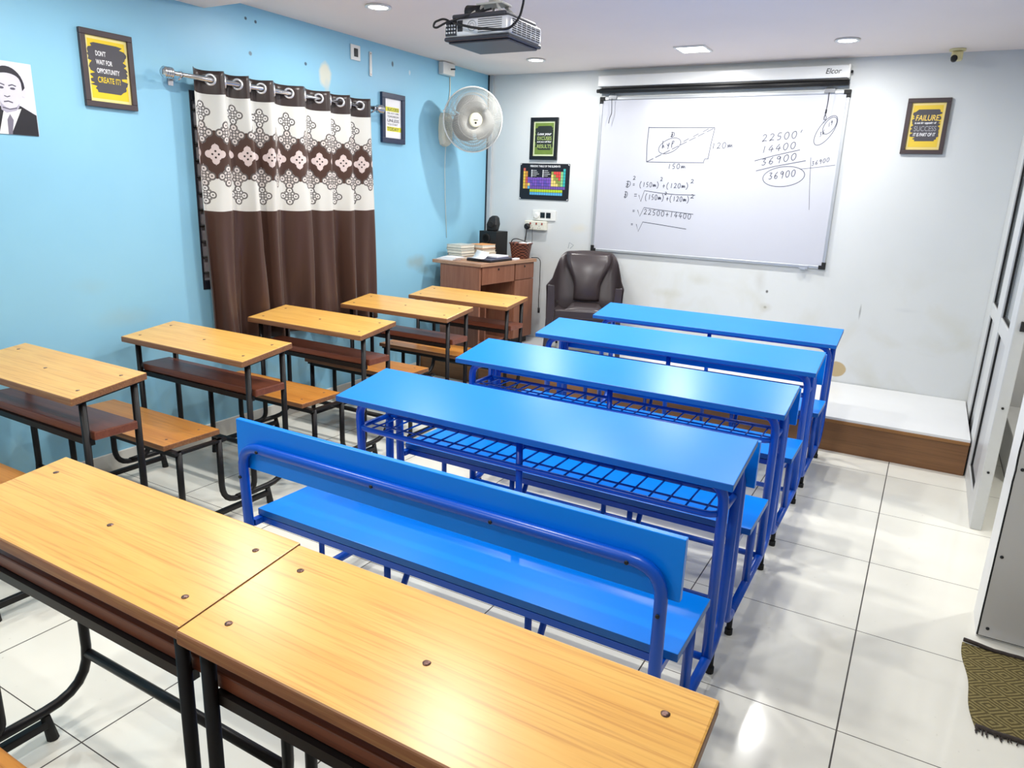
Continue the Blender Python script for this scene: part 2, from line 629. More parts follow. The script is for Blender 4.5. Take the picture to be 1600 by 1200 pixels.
bm = newbm()
prof = [(-3.75, LOWCEIL), (0.755, LOWCEIL), (0.985, CEIL), (4.05, CEIL)]
top = [(4.05, 2.62), (-3.75, 2.62)]
loop = prof + top
va = [bm.verts.new((LEFT - 0.12, y, z)) for y, z in loop]
vb = [bm.verts.new((1.75, y, z)) for y, z in loop]
bm.faces.new(va)
bm.faces.new(vb)
for i in range(len(loop)):
    j = (i + 1) % len(loop)
    bm.faces.new((va[i], va[j], vb[j], vb[i]))
struct('ceiling', bm, M_CEIL)

WY0, WY1, WZ0, WZ1 = 0.622, 2.02, 0.90, 1.97          # window opening
bm = newbm()
box(bm, LEFT - 0.12, LEFT, -3.75, WY0, 0, 2.55)
box(bm, LEFT - 0.12, LEFT, WY1, BACK + 0.12, 0, 2.55)
box(bm, LEFT - 0.12, LEFT, WY0, WY1, 0, WZ0)
box(bm, LEFT - 0.12, LEFT, WY0, WY1, WZ1, 2.55)
struct('wall_left', bm, M_BLUE)

bm = newbm()
box(bm, LEFT, 0.395, BACK, BACK + 0.12, 0, 2.55)
struct('wall_back', bm, M_WHITE)
bm = newbm()
box(bm, LEFT - 0.12, 1.75, -3.72, -3.60, 0, 2.55)
struct('wall_front', bm, M_WHITE)
bm = newbm()
box(bm, 1.62, 1.74, -3.60, 0.80, 0, 2.55)
struct('wall_right', bm, M_WHITE)
bm = newbm()
box(bm, 0.395, 1.62, BACK + 0.16, BACK + 0.28, 0, 2.55)
box(bm, 1.50, 1.62, 1.01, BACK + 0.16, 0, 2.55)
struct('wall_corridor', bm, M_CORR)
bm = newbm()
box(bm, 0.46, 1.50, BACK + 0.145, BACK + 0.16, 0, 0.10, bev=0.003)
struct('baseboard_corridor', bm, mat('skirting_beige', (206, 202, 186), 0.3, var=0.04))

bm = newbm()
box(bm, LEFT, LEFT + 0.012, -3.6, 2.655, 0, 0.10, bev=0.003)
struct('baseboard_left', bm, mat('skirting_tile', (222, 220, 212), 0.2, var=0.05))
bm = newbm()
box(bm, LEFT, LEFT + 0.048, BACK - 0.022, BACK, 0.222, CEIL, bev=0.003)
struct('trim_1', bm, mat('grey_conduit_paint', (186, 192, 196), 0.5, var=0.04))
bm = newbm()
box(bm, LEFT + 0.0005, LEFT + 0.012, BACK - 0.030, BACK - 0.0225, 0.222, CEIL)  # dark strip stands in for the shade of the open corner gap
struct('gap_shade_strip', bm, mat('corner_gap_shade', (28, 38, 48), 0.8))

# window behind the curtain
bm = newbm()
fx0, fx1 = LEFT - 0.06, LEFT + 0.004
for (a0, a1, c0, c1) in ((WY0, WY0 + 0.011, WZ0, WZ1), (WY1 - 0.03, WY1, WZ0, WZ1), (WY0 + 0.011, WY1 - 0.03, WZ0, WZ0 + 0.05), (WY0 + 0.011, WY1 - 0.03, WZ1 - 0.05, WZ1), (1.315, 1.345, WZ0 + 0.05, WZ1 - 0.05)):
    box(bm, fx0, fx1, a0, a1, c0, c1, bev=0.003)
win = struct('window_1', bm, mat('dark_window_frame', (30, 32, 42), 0.4, var=0.1))
bm = newbm()
for k in range(11):
    zz = WZ0 + 0.05 + (k + 0.5) * (WZ1 - WZ0 - 0.1) / 11
    tube(bm, [(LEFT - 0.012, WY0 + 0.011, zz), (LEFT - 0.012, WY1 - 0.03, zz)], 0.006, n=8)
link('window_grille', bm, M_BLK, win)
bm = newbm()
box(bm, LEFT - 0.030, LEFT - 0.024, WY0 + 0.011, 1.315, WZ0 + 0.05, WZ1 - 0.05)
link('pane', bm, M_FROST, win)
bm = newbm()
box(bm, LEFT - 0.030, LEFT - 0.024, 1.345, WY1 - 0.03, WZ0 + 0.05, WZ1 - 0.05)
link('pane', bm, M_FROST, win)

# partition of aluminium profiles and panes on the right
PX0, PX1, PYE = 0.395, 0.445, 1.862
part = tag(bpy.data.objects.new('trim_3', None), None, None, kind='structure')
COL.objects.link(part)
bm = newbm()
for (a, b) in ((PYE, PYE + 0.20), (2.58, 2.86), (BACK - 0.36, BACK - 0.001)):
    box(bm, PX0, PX1, a, b, 0, CEIL, bev=0.004)
link('post', bm, M_ALUW, part)
bm = newbm()
for (c0, c1) in ((0.0, 0.10), (0.87, 0.95), (2.37, CEIL)):
    for (a, b) in ((PYE + 0.20, 2.58), (2.86, BACK - 0.36)):
        box(bm, PX0 + 0.002, PX1 - 0.002, a, b, c0, c1, bev=0.004)
link('rail', bm, M_ALUW, part)
bm = newbm()
for (a, b) in ((PYE + 0.20, 2.58), (2.86, BACK - 0.36)):
    for (c0, c1) in ((0.10, 0.87), (0.95, 2.37)):
        box(bm, PX0 + 0.010, PX0 + 0.024, b - 0.010, b, c0, c1)
        box(bm, PX0 + 0.010, PX0 + 0.024, a, a + 0.010, c0, c1)
        box(bm, PX0 + 0.010, PX0 + 0.024, a + 0.01, b - 0.01, c0, c0 + 0.006)
link('gasket', bm, M_RUB, part)
for (a, b) in ((PYE + 0.20, 2.58), (2.86, BACK - 0.36)):
    bm = newbm()
    box(bm, PX0 + 0.020, PX0 + 0.026, a + 0.01, b - 0.01, 0.10, 0.87)
    link('lower_panel', bm, mat('pale_grey_panel', (186, 188, 190), 0.35, metal=0.1, var=0.03), part)
    bm = newbm()
    box(bm, PX0 + 0.020, PX0 + 0.026, a + 0.01, b - 0.01, 0.95, 2.37)
    link('pane', bm, M_GLASS, part)
bm = newbm()
for (yy, zz) in ((1.858, 0.30), (1.858, 0.62)):
    lathe(bm, [(0.006, 0), (0.006, 0.003), (0.002, 0.004)], 10, center=(PX0 + 0.025, yy, zz), axis='y')
link('screw', bm, M_BLK, part)
bm = newbm()
box(bm, PX0 + 0.022, PX0 + 0.046, 1.846, 1.8615, 0.985, 1.030, bev=0.002)
link('latch', bm, M_BLK, part)

# clad pillar and panel wall beside the doorway
pil = tag(bpy.data.objects.new('wall_pillar', None), None, None, kind='structure')
COL.objects.link(pil)
bm = newbm()
box(bm, 0.383, 1.74, 0.812, 1.00, 0, 2.55)
link('core', bm, mat('white_jamb', (236, 236, 232), 0.4, var=0.03), pil)
bm = newbm()
box(bm, 0.388, 1.618, 0.803, 0.812, 0.012, 2.40)
link('cladding', bm, M_GREYP, pil)
bm = newbm()
pts = []
for k in range(60):
    zz = 0.012 + k * 0.04
    pts.append((0.3855 + (0.0014 if k % 3 == 1 else -0.001) * (1 if k > 14 else 0.2), 0.805, zz))
tube(bm, pts, 0.0032, n=6)
tube(bm, [(0.386, 0.805, 0.011), (1.61, 0.805, 0.011)], 0.002, n=6)
link('sealant_joint', bm, M_RUB, pil)
for zz in (0.045, 0.33, 0.66, 0.98, 1.3):
    bm = newbm()
    lathe(bm, [(0.006, 0), (0.006, -0.002), (0.002, -0.003)], 10, center=(0.412 if zz < 0.1 else 0.404, 0.803, zz), axis='y')
    link('screw', bm, M_BLK, pil)

# low white unit glimpsed through the doorway
t = thing('corridor_step', 'low white-topped step with grey sides beyond the doorway', 'step', (0.60, 2.66, 0))
bm = newbm()
box(bm, 0, 0.6, 0, 0.9, 0.0, 0.235, bev=0.004)
link('base', bm, mat('grey_step_side', (216, 216, 214), 0.5, var=0.03), t)
bm = newbm()
box(bm, -0.006, 0.6, -0.006, 0.9, 0.2355, 0.255, bev=0.004)
link('top', bm, M_WP, t)

# ------------------------------------------------------------------ teaching platform
t = thing('platform', 'low platform with white top and brown front below the whiteboard', 'platform', (0, 0, 0))
bm = newbm()
box(bm, LEFT + 0.004, 0.388, 2.665, BACK - 0.004, 0.198, 0.222, bev=0.002)
link('top', bm, mat('white_laminate_top', (232, 233, 233), 0.25, var=0.03, vscale=3), t)
bm = newbm()
box(bm, LEFT + 0.004, 0.386, 2.668, 2.69, 0.0, 0.197)
link('front_board', bm, M_PLY, t)
bm = newbm()
box(bm, LEFT + 0.004, 0.388, 2.661, 2.667, 0.186, 0.206, bev=0.002)
link('nosing', bm, mat('gold_brown_edging', (150, 104, 56), 0.4, var=0.1), t)


# ------------------------------------------------------------------ wooden bench desks
def wood_unit(label, xr, yn, L=0.875, bench=-0.08, big=False):
    ly, s0, sz = (0.026, 0.044, 0.052) if big else (0.055, 0.073, 0.0)
    t = thing('wooden_bench_desk', label, 'desk', (xr, yn, 0), group='wooden bench desks')
    SL = 0.04 / 0.30

    def zt(y):
        return 0.735 + SL * y - 0.030
    bm = newbm()
    box(bm, -L, 0, 0, 0.30, 0.707, 0.735, mi=1, bev=0.004, slope=SL)
    for f in bm.faces:
        f.material_index = 0 if f.normal.z > 0.9 or (f.calc_center_median().z > 0.5 and f.normal.z > 0.9) else 1
    bm.normal_update()
    for f in bm.faces:
        f.material_index = 0 if (f.normal.z > 0.9) else 1
    d = link('desktop', bm, [M_LAM, M_EDGE], t)
    for (sx, sy) in ((-0.065, 0.065), (-0.065, 0.235), (-L / 2, 0.15), (-L + 0.07, 0.06), (-L + 0.07, 0.235)):
        bm = newbm()
        lathe(bm, [(0.0075, -0.004), (0.0075, 0.0006), (0.003, 0.0012)], 12, center=(sx, sy, 0.735 + SL * sy))
        link('screw', bm, M_SCREW, d)
    xs = (-0.030, -L + 0.05)
    bf = bench - 0.045                    # far bench leg
    bn = bench - 0.245
    for x in xs:
        bm = newbm()
        tube(bm, [(x, 0.26, zt(0.26)), (x, 0.26, 0.095), (x, bf, 0.095), (x, bf, 0.404)], 0.0135, {1: 0.13, 2: 0.09})
        link('leg', bm, M_BLKTUBE, t)
        bm = newbm()
        tube(bm, [(x, ly, zt(ly)), (x, ly, 0.102), (x, -0.05, 0.100)], 0.0135, {1: 0.09})
        link('leg', bm, M_BLKTUBE, t)
        bm = newbm()
        tube(bm, [(x, bn, 0.404), (x, bn, 0.045)], 0.0135)
        link('leg', bm, M_BLKTUBE, t)
        bm = newbm()
        box(bm, x - 0.012, x + 0.012, bn - 0.02, 0.14, 0.045, 0.068, bev=0.003)
        link('floor_bar', bm, M_BLKTUBE, t)
        for fy in (0.13, bn):
            bm = newbm()
            tube(bm, [(x, fy, 0.085 if fy > 0 else 0.05), (x, fy + (0.012 if fy > 0 else 0), 0.0)], 0.012, taper=0.016)
            link('foot', bm, M_RUB, t)
        bm = newbm()
        box(bm, x - 0.012, x + 0.012, 0.03, 0.285, zt(0.03) - 0.008, zt(0.03) + 0.004, slope=SL)
        link('top_rail', bm, M_BLKTUBE, t)
        bm = newbm()
        box(bm, x - 0.012, x + 0.012, bench - 0.27, bench - 0.01, 0.392, 0.404)
        link('seat_rail', bm, M_BLKTUBE, t)
    bm = newbm()
    tube(bm, [(xs[1], 0.26, 0.205), (xs[0], 0.26, 0.205)], 0.0135)
    link('stretcher', bm, M_BLKTUBE, t)
    bm = newbm()
    box(bm, -L + 0.02, 0.016 if big else -0.004, s0, 0.244, 0.556 + sz, 0.590 + sz, bev=0.004)
    s = link('shelf', bm, M_BROWN, t)
    bm = newbm()
    box(bm, xs[1], xs[0], s0 - 0.011, s0 + 0.013, 0.532 + sz, 0.5555 + sz)
    link('shelf_bar', bm, M_BLKTUBE, t)
    bm = newbm()
    box(bm, -L + 0.02, -0.075, bench - 0.28, bench, 0.405, 0.430, bev=0.004)
    bm.normal_update()
    for f in bm.faces:
        f.material_index = 0 if f.normal.z > 0.9 else 1
    s = link('seat', bm, [M_SEATW, M_EDGE], t)
    for (sx, sy) in ((-0.14, bench - 0.06), (-0.14, bench - 0.22), (-L + 0.09, bench - 0.22)):
        bm = newbm()
        lathe(bm, [(0.006, -0.003), (0.006, 0.0005), (0.002, 0.001)], 10, center=(sx, sy, 0.430))
        link('screw', bm, M_SCREW, s)
    bm = newbm()
    box(bm, xs[1], xs[0], bench - 0.262, bench - 0.242, 0.382, 0.4045)
    link('seat_bar', bm, M_BLKTUBE, t)
    return t


wood_unit('oak-topped bench desk by the blue wall, cut off by the left edge of the photo', -2.568, -0.708)
wood_unit('oak-topped bench desk by the blue wall, its far end just short of the curtain', -2.555, 0.032, 0.885)
wood_unit('oak-topped bench desk by the blue wall, right below the middle of the curtain', -2.545, 0.800)
wood_unit('oak-topped bench desk by the curtain, second from the teacher desk', -2.500, 1.535)
wood_unit('oak-topped bench desk nearest the teacher desk, in front of the brown platform', -2.455, 2.190, 0.855)
wood_unit('big foreground oak bench desk at lower left, its right end against its twin', -1.0505, -1.374, 0.880, -0.16, True)
wood_unit('big foreground oak bench desk at bottom centre, closest to the camera', -0.155, -1.382, 0.892, -0.16, True)

# ------------------------------------------------------------------ blue bench desks
BL = 1.5


def blue_unit(label, loc):
    t = thing('blue_bench_desk', label, 'desk', loc, group='blue bench desks in the middle column')
    SL = 0.05 / 0.30
    XR, XL = -0.040, -BL + 0.042
    bm = newbm()
    box(bm, -BL, 0, 0, 0.30, 0.715, 0.737, mi=1, bev=0.002, slope=SL)
    bm.normal_update()
    for f in bm.faces:
        f.material_index = 0 if f.normal.z > 0.9 else 1
    link('desktop', bm, [M_BTOP, M_BEDGE], t)
    bm = newbm()
    tube(bm, [(XR, 0.115, 0.085), (XR, 0.085, 0.708), (XL, 0.085, 0.708), (XL, 0.115, 0.085)], 0.0165, 0.075, n=12)
    link('front_frame', bm, M_BTUBE, t)
    for x in (XR, XL):
        bm = newbm()
        tube(bm, [(x, 0.268, 0.735), (x, 0.268, 0.085), (x, -0.37, 0.085)], 0.0165, {1: 0.15}, n=12)
        link('leg', bm, M_BTUBE, t)
        bm = newbm()
        tube(bm, [(x, -0.140, 0.415), (x, -0.140, 0.095)], 0.0145, n=4)
        link('leg', bm, M_BTUBE, t)
        bm = newbm()
        box(bm, x - 0.011, x + 0.011, -0.45, -0.135, 0.393, 0.4145)
        link('seat_rail', bm, M_BTUBE, t)
        for fy in (0.175, -0.375):
            bm = newbm()
            tube(bm, [(x + 0.003, fy, 0.075), (x + 0.003, fy, 0.022)], 0.010)
            tube(bm, [(x + 0.003, fy, 0.022), (x + 0.003, fy, 0.0)], 0.014, n=10)
            link('foot', bm, M_RUB, t)
    bm = newbm()
    tube(bm, [(XR, -0.33, 0.085), (XR, -0.455, 0.085), (XR, -0.478, 0.690), (XL, -0.478, 0.690), (XL, -0.455, 0.085), (XL, -0.33, 0.085)], 0.0165, {1: 0.07, 2: 0.085, 3: 0.085, 4: 0.07}, n=12)
    h = link('backrest_frame', bm, M_BTUBE, t)
    for (bx, bz) in ((-0.125, 0.690), (-0.50, 0.690), (-0.90, 0.690), (-BL + 0.13, 0.690), (XR, 0.575), (XL, 0.585)):
        bm = newbm()
        lathe(bm, [(0.0055, -0.012), (0.0055, -0.0185), (0.003, -0.0195)], 8, center=(bx, -0.4785 + (0.690 - bz) * 0.03, bz - 0.004), axis='y')
        link('bolt', bm, M_BLK, h)
    bm = newbm()
    box(bm, -BL, 0, -0.460, -0.440, 0.604, 0.765, mi=0, bev=0.002)
    link('backrest', bm, M_BTOP, t)
    bm = newbm()
    box(bm, -BL + 0.03, 0.0, -0.418, -0.122, 0.416, 0.440, mi=1, bev=0.002)
    bm.normal_update()
    for f in bm.faces:
        f.material_index = 0 if f.normal.z > 0.9 else 1
    link('seat', bm, [M_BTOP, M_BEDGE], t)
    for (yy, zz) in ((-0.405, 0.402), (-0.135, 0.402)):
        bm = newbm()
        box(bm, XL, XR, yy - 0.011, yy + 0.011, zz - 0.011, zz + 0.011)
        link('seat_bar', bm, M_BTUBE, t)
    for yy in (0.115, -0.33):
        bm = newbm()
        tube(bm, [(XL, yy, 0.088), (XR, yy, 0.088)], 0.0125, n=8)
        link('stretcher', bm, M_BTUBE, t)
    bm = newbm()
    tube(bm, [(-0.74, 0.085, 0.708), (-0.74, 0.115, 0.09)], 0.0125, n=8)
    link('centre_post', bm, M_BTUBE, t)
    for bx in (-0.46, -0.98):
        bm = newbm()
        tube(bm, [(bx, -0.14, 0.395), (bx, -0.325, 0.095)], 0.011, n=8)
        tube(bm, [(bx, -0.33, 0.395), (bx, -0.33, 0.095)], 0.011, n=8)
        link('seat_strut', bm, M_BTUBE, t)
    bm = newbm()
    tube(bm, [(XR - 0.004, 0.262, 0.600), (XR - 0.004, 0.070, 0.600), (XL + 0.004, 0.070, 0.600), (XL + 0.004, 0.262, 0.600)], 0.0105, 0.06, n=10)
    tube(bm, [(XR, 0.262, 0.600), (XL, 0.262, 0.600)], 0.008, n=8)
    rk = link('rack_frame', bm, M_BTUBE, t)
    for k in range(23):
        bm = newbm()
        x = XR - 0.055 - k * (BL - 0.19) / 22
        tube(bm, [(x, 0.072, 0.598), (x, 0.262, 0.598)], 0.0036, n=6)
        link('rack_rod', bm, M_BTUBE, rk)
    bm = newbm()
    tube(bm, [(XR, 0.150, 0.594), (XL, 0.150, 0.594)], 0.0036, n=6)
    link('rack_rod', bm, M_BTUBE, rk)
    return t


BX, BY, BP = -0.361, -0.113, 0.805
b0 = blue_unit('blue bench desk nearest the camera, its long seat and backrest in full view', (BX, BY, 0))
for k, lab in enumerate(('second blue bench desk from the camera, its wire book rack seen over the first top',
                         'third blue bench desk from the camera, with a pale reflection across its right half',
                         'farthest blue bench desk, right against the platform under the whiteboard')):
    dup(b0, (BX, BY + BP * (k + 1), 0), lab)

# ------------------------------------------------------------------ curtain, rod
RX, RZ = LEFT + 0.085, 2.027
t = thing('curtain_rod', 'chrome curtain rod with ribbed end knobs across the blue wall', 'curtain rod', (RX, 0.44, RZ))
bm = newbm()
tube(bm, [(0, 0.03, 0), (0, 1.62, 0)], 0.0125, n=14)
link('pole', bm, M_CHROME, t)
for (yy, sg) in ((0.0, 1), (1.65, -1)):
    bm = newbm()
    pr = [(0.006, -0.030), (0.018, -0.028), (0.021, -0.02)]
    for k in range(4):
        pr += [(0.028, -0.018 + k * 0.012), (0.028, -0.011 + k * 0.012), (0.019, -0.0105 + k * 0.012), (0.019, -0.0065 + k * 0.012)]
    pr += [(0.016, 0.034), (0.0126, 0.038)]
    lathe(bm, [(r, h * sg) for r, h in pr], 18, center=(0, yy, 0), axis='y')
    link('finial', bm, M_CHROME, t)
for yy in (0.075, 1.585):
    bm = newbm()
    tube(bm, [(0, yy, -0.016), (-0.03, yy, -0.03), (-0.084, yy, -0.02)], 0.006, 0.02)
    box(bm, -0.0845, -0.080, yy - 0.015, yy + 0.015, -0.05, 0.02)
    lathe(bm, [(0.0165, -0.008), (0.0165, 0.008)], 14, center=(0, yy, 0), axis='y')
    link('bracket', bm, M_CHROME, t)

t = thing('curtain', 'brown and cream eyelet curtain with lace medallion bands', 'curtain', (RX, 0.600, 0))
CW, NP, CA = 1.390, 7, 0.036
bm = newbm()
uvl = bm.loops.layers.uv.new('UVMap')
NY = 210
zrows = [2.075, 2.05, 2.025, 2.0, 1.975, 1.957, 1.93, 1.88, 1.83, 1.78, 1.73, 1.68, 1.63, 1.58, 1.53, 1.48, 1.43, 1.38, 1.343, 1.30, 1.2, 1.1, 1.0, 0.9, 0.8, 0.7, 0.62, 0.57]


def phase(tv):
    return tv - 0.40 / NP + 0.018 * math.sin(2 * PI * (tv - 0.1)) - 0.012 * math.sin(4 * PI * tv)


def cx(tv, z):
    k = min(1.0, max(0.0, (2.0 - z) / 1.3))
    p = NP * phase(tv)
    s = math.sin(2 * PI * p + 0.5 * k * math.sin(9 * tv + 2.0) + 0.9 * k * k * math.sin(23 * tv))
    s2 = math.sin(PI * p + 1.3 + 2 * z)
    s3 = math.sin(4.6 * PI * p + 3.0 * k + 0.6)
    return max(-0.066, min(0.046, CA * (s * (1 - 0.10 * k) + 0.45 * s * abs(s) * k + 0.75 * k * s2 + 0.40 * k * s3) - 0.008 * k))


def cy(tv, z):
    k = min(1.0, max(0.0, (2.0 - z) / 1.4))
    return CW * tv + 0.02 * k * (1 - tv) + 0.03 * k * tv + 0.012 * k * math.sin(17 * tv + 3 * z)


grid = []
arc = 0.0
us_ = []
for i in range(NY + 1):
    tv = i / NY
    if i:
        dx = cx(tv, 1.7) - cx((i - 1) / NY, 1.7)
        dy = CW / NY
        arc += math.hypot(dx, dy)
    us_.append(arc)
    grid.append([bm.verts.new((cx(tv, z), cy(tv, z), z - 0.004 * math.cos(2 * PI * NP * phase(tv)))) for z in zrows])
for i in range(NY):
    for j in range(len(zrows) - 1):
        f = bm.faces.new((grid[i][j], grid[i][j + 1], grid[i + 1][j + 1], grid[i + 1][j]))
        f.smooth = True
        for lp, (ii, jj) in zip(f.loops, ((i, j), (i, j + 1), (i + 1, j + 1), (i + 1, j))):
            lp[uvl].uv = (us_[ii], zrows[jj])
cl = link('cloth', bm, M_CURT, t)
so = cl.modifiers.new('thickness', 'SOLIDIFY')
so.thickness = 0.0015
for k in range(NP):
    for hf in (0, 0.5):
        want = (k + hf) / NP
        tv = want
        for _ in range(30):
            tv += (want - phase(tv)) * 0.8
        if tv > 0.985:
            continue
        e = 0.002
        d = Vector((cx(tv + e, RZ) - cx(tv - e, RZ), CW * 2 * e, 0)).normalized()
        nrm = Vector((d.y, -d.x, 0))
        bm = newbm()
        c = Vector((cx(tv, RZ), CW * tv, RZ))
        ring = [c + 0.0255 * (math.cos(2 * PI * q / 22) * d + math.sin(2 * PI * q / 22) * Vector((0, 0, 1))) + nrm * 0.001 for q in range(22)]
        tube(bm, ring, 0.0065, n=8, closed=True)
        link('eyelet', bm, mat('white_chrome_eyelet', (226, 226, 228), 0.2, metal=0.6), t)


# ------------------------------------------------------------------ framed prints
def frame_parts(t, w, h, fw, m, depth=0.02):
    bm = newbm()
    for (x0, x1, y0, y1) in ((-w / 2, w / 2, h / 2 - fw, h / 2), (-w / 2, w / 2, -h / 2, -h / 2 + fw), (-w / 2, -w / 2 + fw, -h / 2 + fw, h / 2 - fw), (w / 2 - fw, w / 2, -h / 2 + fw, h / 2 - fw)):
        box(bm, x0, x1, y0, y1, 0.0, depth, bev=0.002)
    link('frame', bm, m, t)


def blotch(bm, w, h, z, mi=0, seed=1, n=46, jag=0.12, cy_=0.0):
    rnd = random.Random(seed)
    rows = 15
    lf, rt = [], []
    for k in range(rows):
        v = k / (rows - 1)
        e = max(0.0, abs(v - 0.5) * 2 - 0.72) / 0.28
        y0 = cy_ + h * (v - 0.5)
        for dv in (0.0, 0.7):
            yy = y0 + dv * h / rows * (1 if k < rows - 1 else 0)
            lf.append((-w / 2 * (1 - 0.35 * e) + w * rnd.uniform(0, jag) * (0.4 if rnd.random() < 0.6 else 1.4), yy + rnd.uniform(-1, 1) * h * 0.008))
            rt.append((w / 2 * (1 - 0.25 * e) - w * rnd.uniform(0, jag) * (0.4 if rnd.random() < 0.6 else 1.4), yy + rnd.uniform(-1, 1) * h * 0.008))
    poly2(bm, lf[::-1] + rt, z, mi)
    return
    pts = []
    for k in range(n):
        a = 2 * PI * k / n
        c, s = math.cos(a), math.sin(a)
        sq = 1.0 / max(abs(c), abs(s)) ** 0.75
        rr = 1.0 + rnd.uniform(-jag, jag) * (1.6 if abs(c) > 0.6 else 0.8)
        pts.append((0.5 * w * c * sq * rr * 0.92, cy_ + 0.5 * h * s * sq * rr * 0.85))
    poly2(bm, pts, z, mi)


t = thing('framed_print', 'dark-framed yellow print reading CREATE IT! on the blue wall', 'picture', (LEFT + 0.001, 0.180, 1.999), ROT_LEFT)
W, H = 0.258, 0.342
frame_parts(t, W, H, 0.026, M_WOODFRAME)
bm = newbm()
box(bm, -W / 2 + 0.02, W / 2 - 0.02, -H / 2 + 0.02, H / 2 - 0.02, 0.002, 0.008, mi=0)
rect2(bm, -W / 2 + 0.038, W / 2 - 0.038, -H / 2 + 0.040, H / 2 - 0.040, 0.0085, 1)
blotch(bm, 0.196, 0.218, 0.009, 2, 3, cy_=0.006, jag=0.13)
link('print', bm, [M_PALEY, M_YEL, M_PDARK], t)
for (s, yy, hh, m, wd) in (("DON'T", 0.060, 0.030, M_PWHITE, 0.050), ('WAIT FOR', 0.022, 0.030, M_PWHITE, 0.080), ('OPPORTUNITY', -0.016, 0.030, M_PWHITE, 0.112), ('CREATE IT!', -0.058, 0.036, M_YEL, 0.112)):
    text('lettering', s, hh, m, t, -0.058, yy, 0.0098, width=wd, bold=0.0006)

t = thing('framed_print', 'narrow navy-framed white print reading TODAY, between curtain and fan', 'picture', (LEFT + 0.001, 2.318, 1.986), ROT_LEFT)
W, H = 0.262, 0.342
frame_parts(t, W, H, 0.036, mat('navy_frame', (30, 44, 74), 0.4, var=0.1), 0.022)
bm = newbm()
box(bm, -W / 2 + 0.03, W / 2 - 0.03, -H / 2 + 0.03, H / 2 - 0.03, 0.002, 0.008, mi=0)
rect2(bm, -0.090, 0.072, 0.048, 0.078, 0.0085, 1)
rect2(bm, -0.066, 0.094, -0.088, -0.056, 0.0085, 1)
link('print', bm, [M_PWHITE, mat('highlighter_yellow', (226, 222, 40), 0.5)], t)
for (s, yy, hh, wd) in (('SUCCESS', 0.053, 0.028, 0.13), ('WILL NOT COME', 0.030, 0.017, 0.13), ('TOMORROW', 0.006, 0.021, 0.13), ('UNLESS', -0.024, 0.029, 0.13), ('YOU START', -0.047, 0.020, 0.12), ('TODAY', -0.083, 0.032, 0.13)):
    text('lettering', s, hh, M_PDARK, t, -0.062, yy, 0.0092, width=wd, bold=0.0004 if hh > 0.025 else 0)

t = thing('framed_print', 'black-framed green print above the periodic table chart', 'picture', (-2.995, BACK - 0.001, 1.947), ROT_BACK)
W, H = 0.262, 0.342
frame_parts(t, W, H, 0.030, M_BLACKFRAME)
bm = newbm()
box(bm, -W / 2 + 0.024, W / 2 - 0.024, -H / 2 + 0.024, H / 2 - 0.024, 0.002, 0.008, mi=0)
rect2(bm, -W / 2 + 0.042, W / 2 - 0.042, -H / 2 + 0.043, H / 2 - 0.043, 0.0085, 1)
blotch(bm, 0.178, 0.195, 0.009, 2, 11, cy_=0.006, jag=0.07)
link('print', bm, [M_PMINT, M_PGREEN, mat('print_dark_green', (28, 36, 32), 0.5)], t)
for (s, yy, hh, m, wd, sh) in (('Lose your', 0.030, 0.030, M_PWHITE, 0.135, 0.25), ('EXCUSES', -0.010, 0.040, M_PLGREEN, 0.135, 0), ('and you will find', -0.030, 0.018, M_PWHITE, 0.135, 0.2), ('RESULTS', -0.076, 0.042, M_PLGREEN, 0.135, 0)):
    text('lettering', s, hh, m, t, -0.066, yy, 0.0098, width=wd, shear=sh, bold=0.0004)

t = thing('framed_print', 'dark-framed yellow print reading FAILURE, right of the whiteboard', 'picture', (-0.152, BACK - 0.001, 2.023), ROT_BACK)
W, H = 0.252, 0.350
frame_parts(t, W, H, 0.027, M_WOODFRAME)
bm = newbm()
box(bm, -W / 2 + 0.02, W / 2 - 0.02, -H / 2 + 0.02, H / 2 - 0.02, 0.002, 0.008, mi=0)
rect2(bm, -W / 2 + 0.040, W / 2 - 0.040, -H / 2 + 0.044, H / 2 - 0.044, 0.0085, 1)
blotch(bm, 0.172, 0.200, 0.009, 2, 21, cy_=0.006, jag=0.08)
link('print', bm, [mat('print_straw', (226, 204, 130), 0.5), mat('print_mustard', (222, 190, 60), 0.5), M_PDARK], t)
for (s, yy, hh, m, wd, sh) in (('FAILURE', 0.036, 0.050, mat('print_soft_yellow', (240, 206, 96), 0.5), 0.135, 0.1), ('is not the opposite of', 0.016, 0.017, M_PWHITE, 0.125, 0.1), ('SUCCESS', -0.030, 0.046, M_PGREY, 0.130, 0), ('IT IS PART OF IT', -0.062, 0.030, M_PWHITE, 0.130, 0.15)):
    text('lettering', s, hh, m, t, -0.066, yy, 0.0098, width=wd, shear=sh, bold=0.0006)

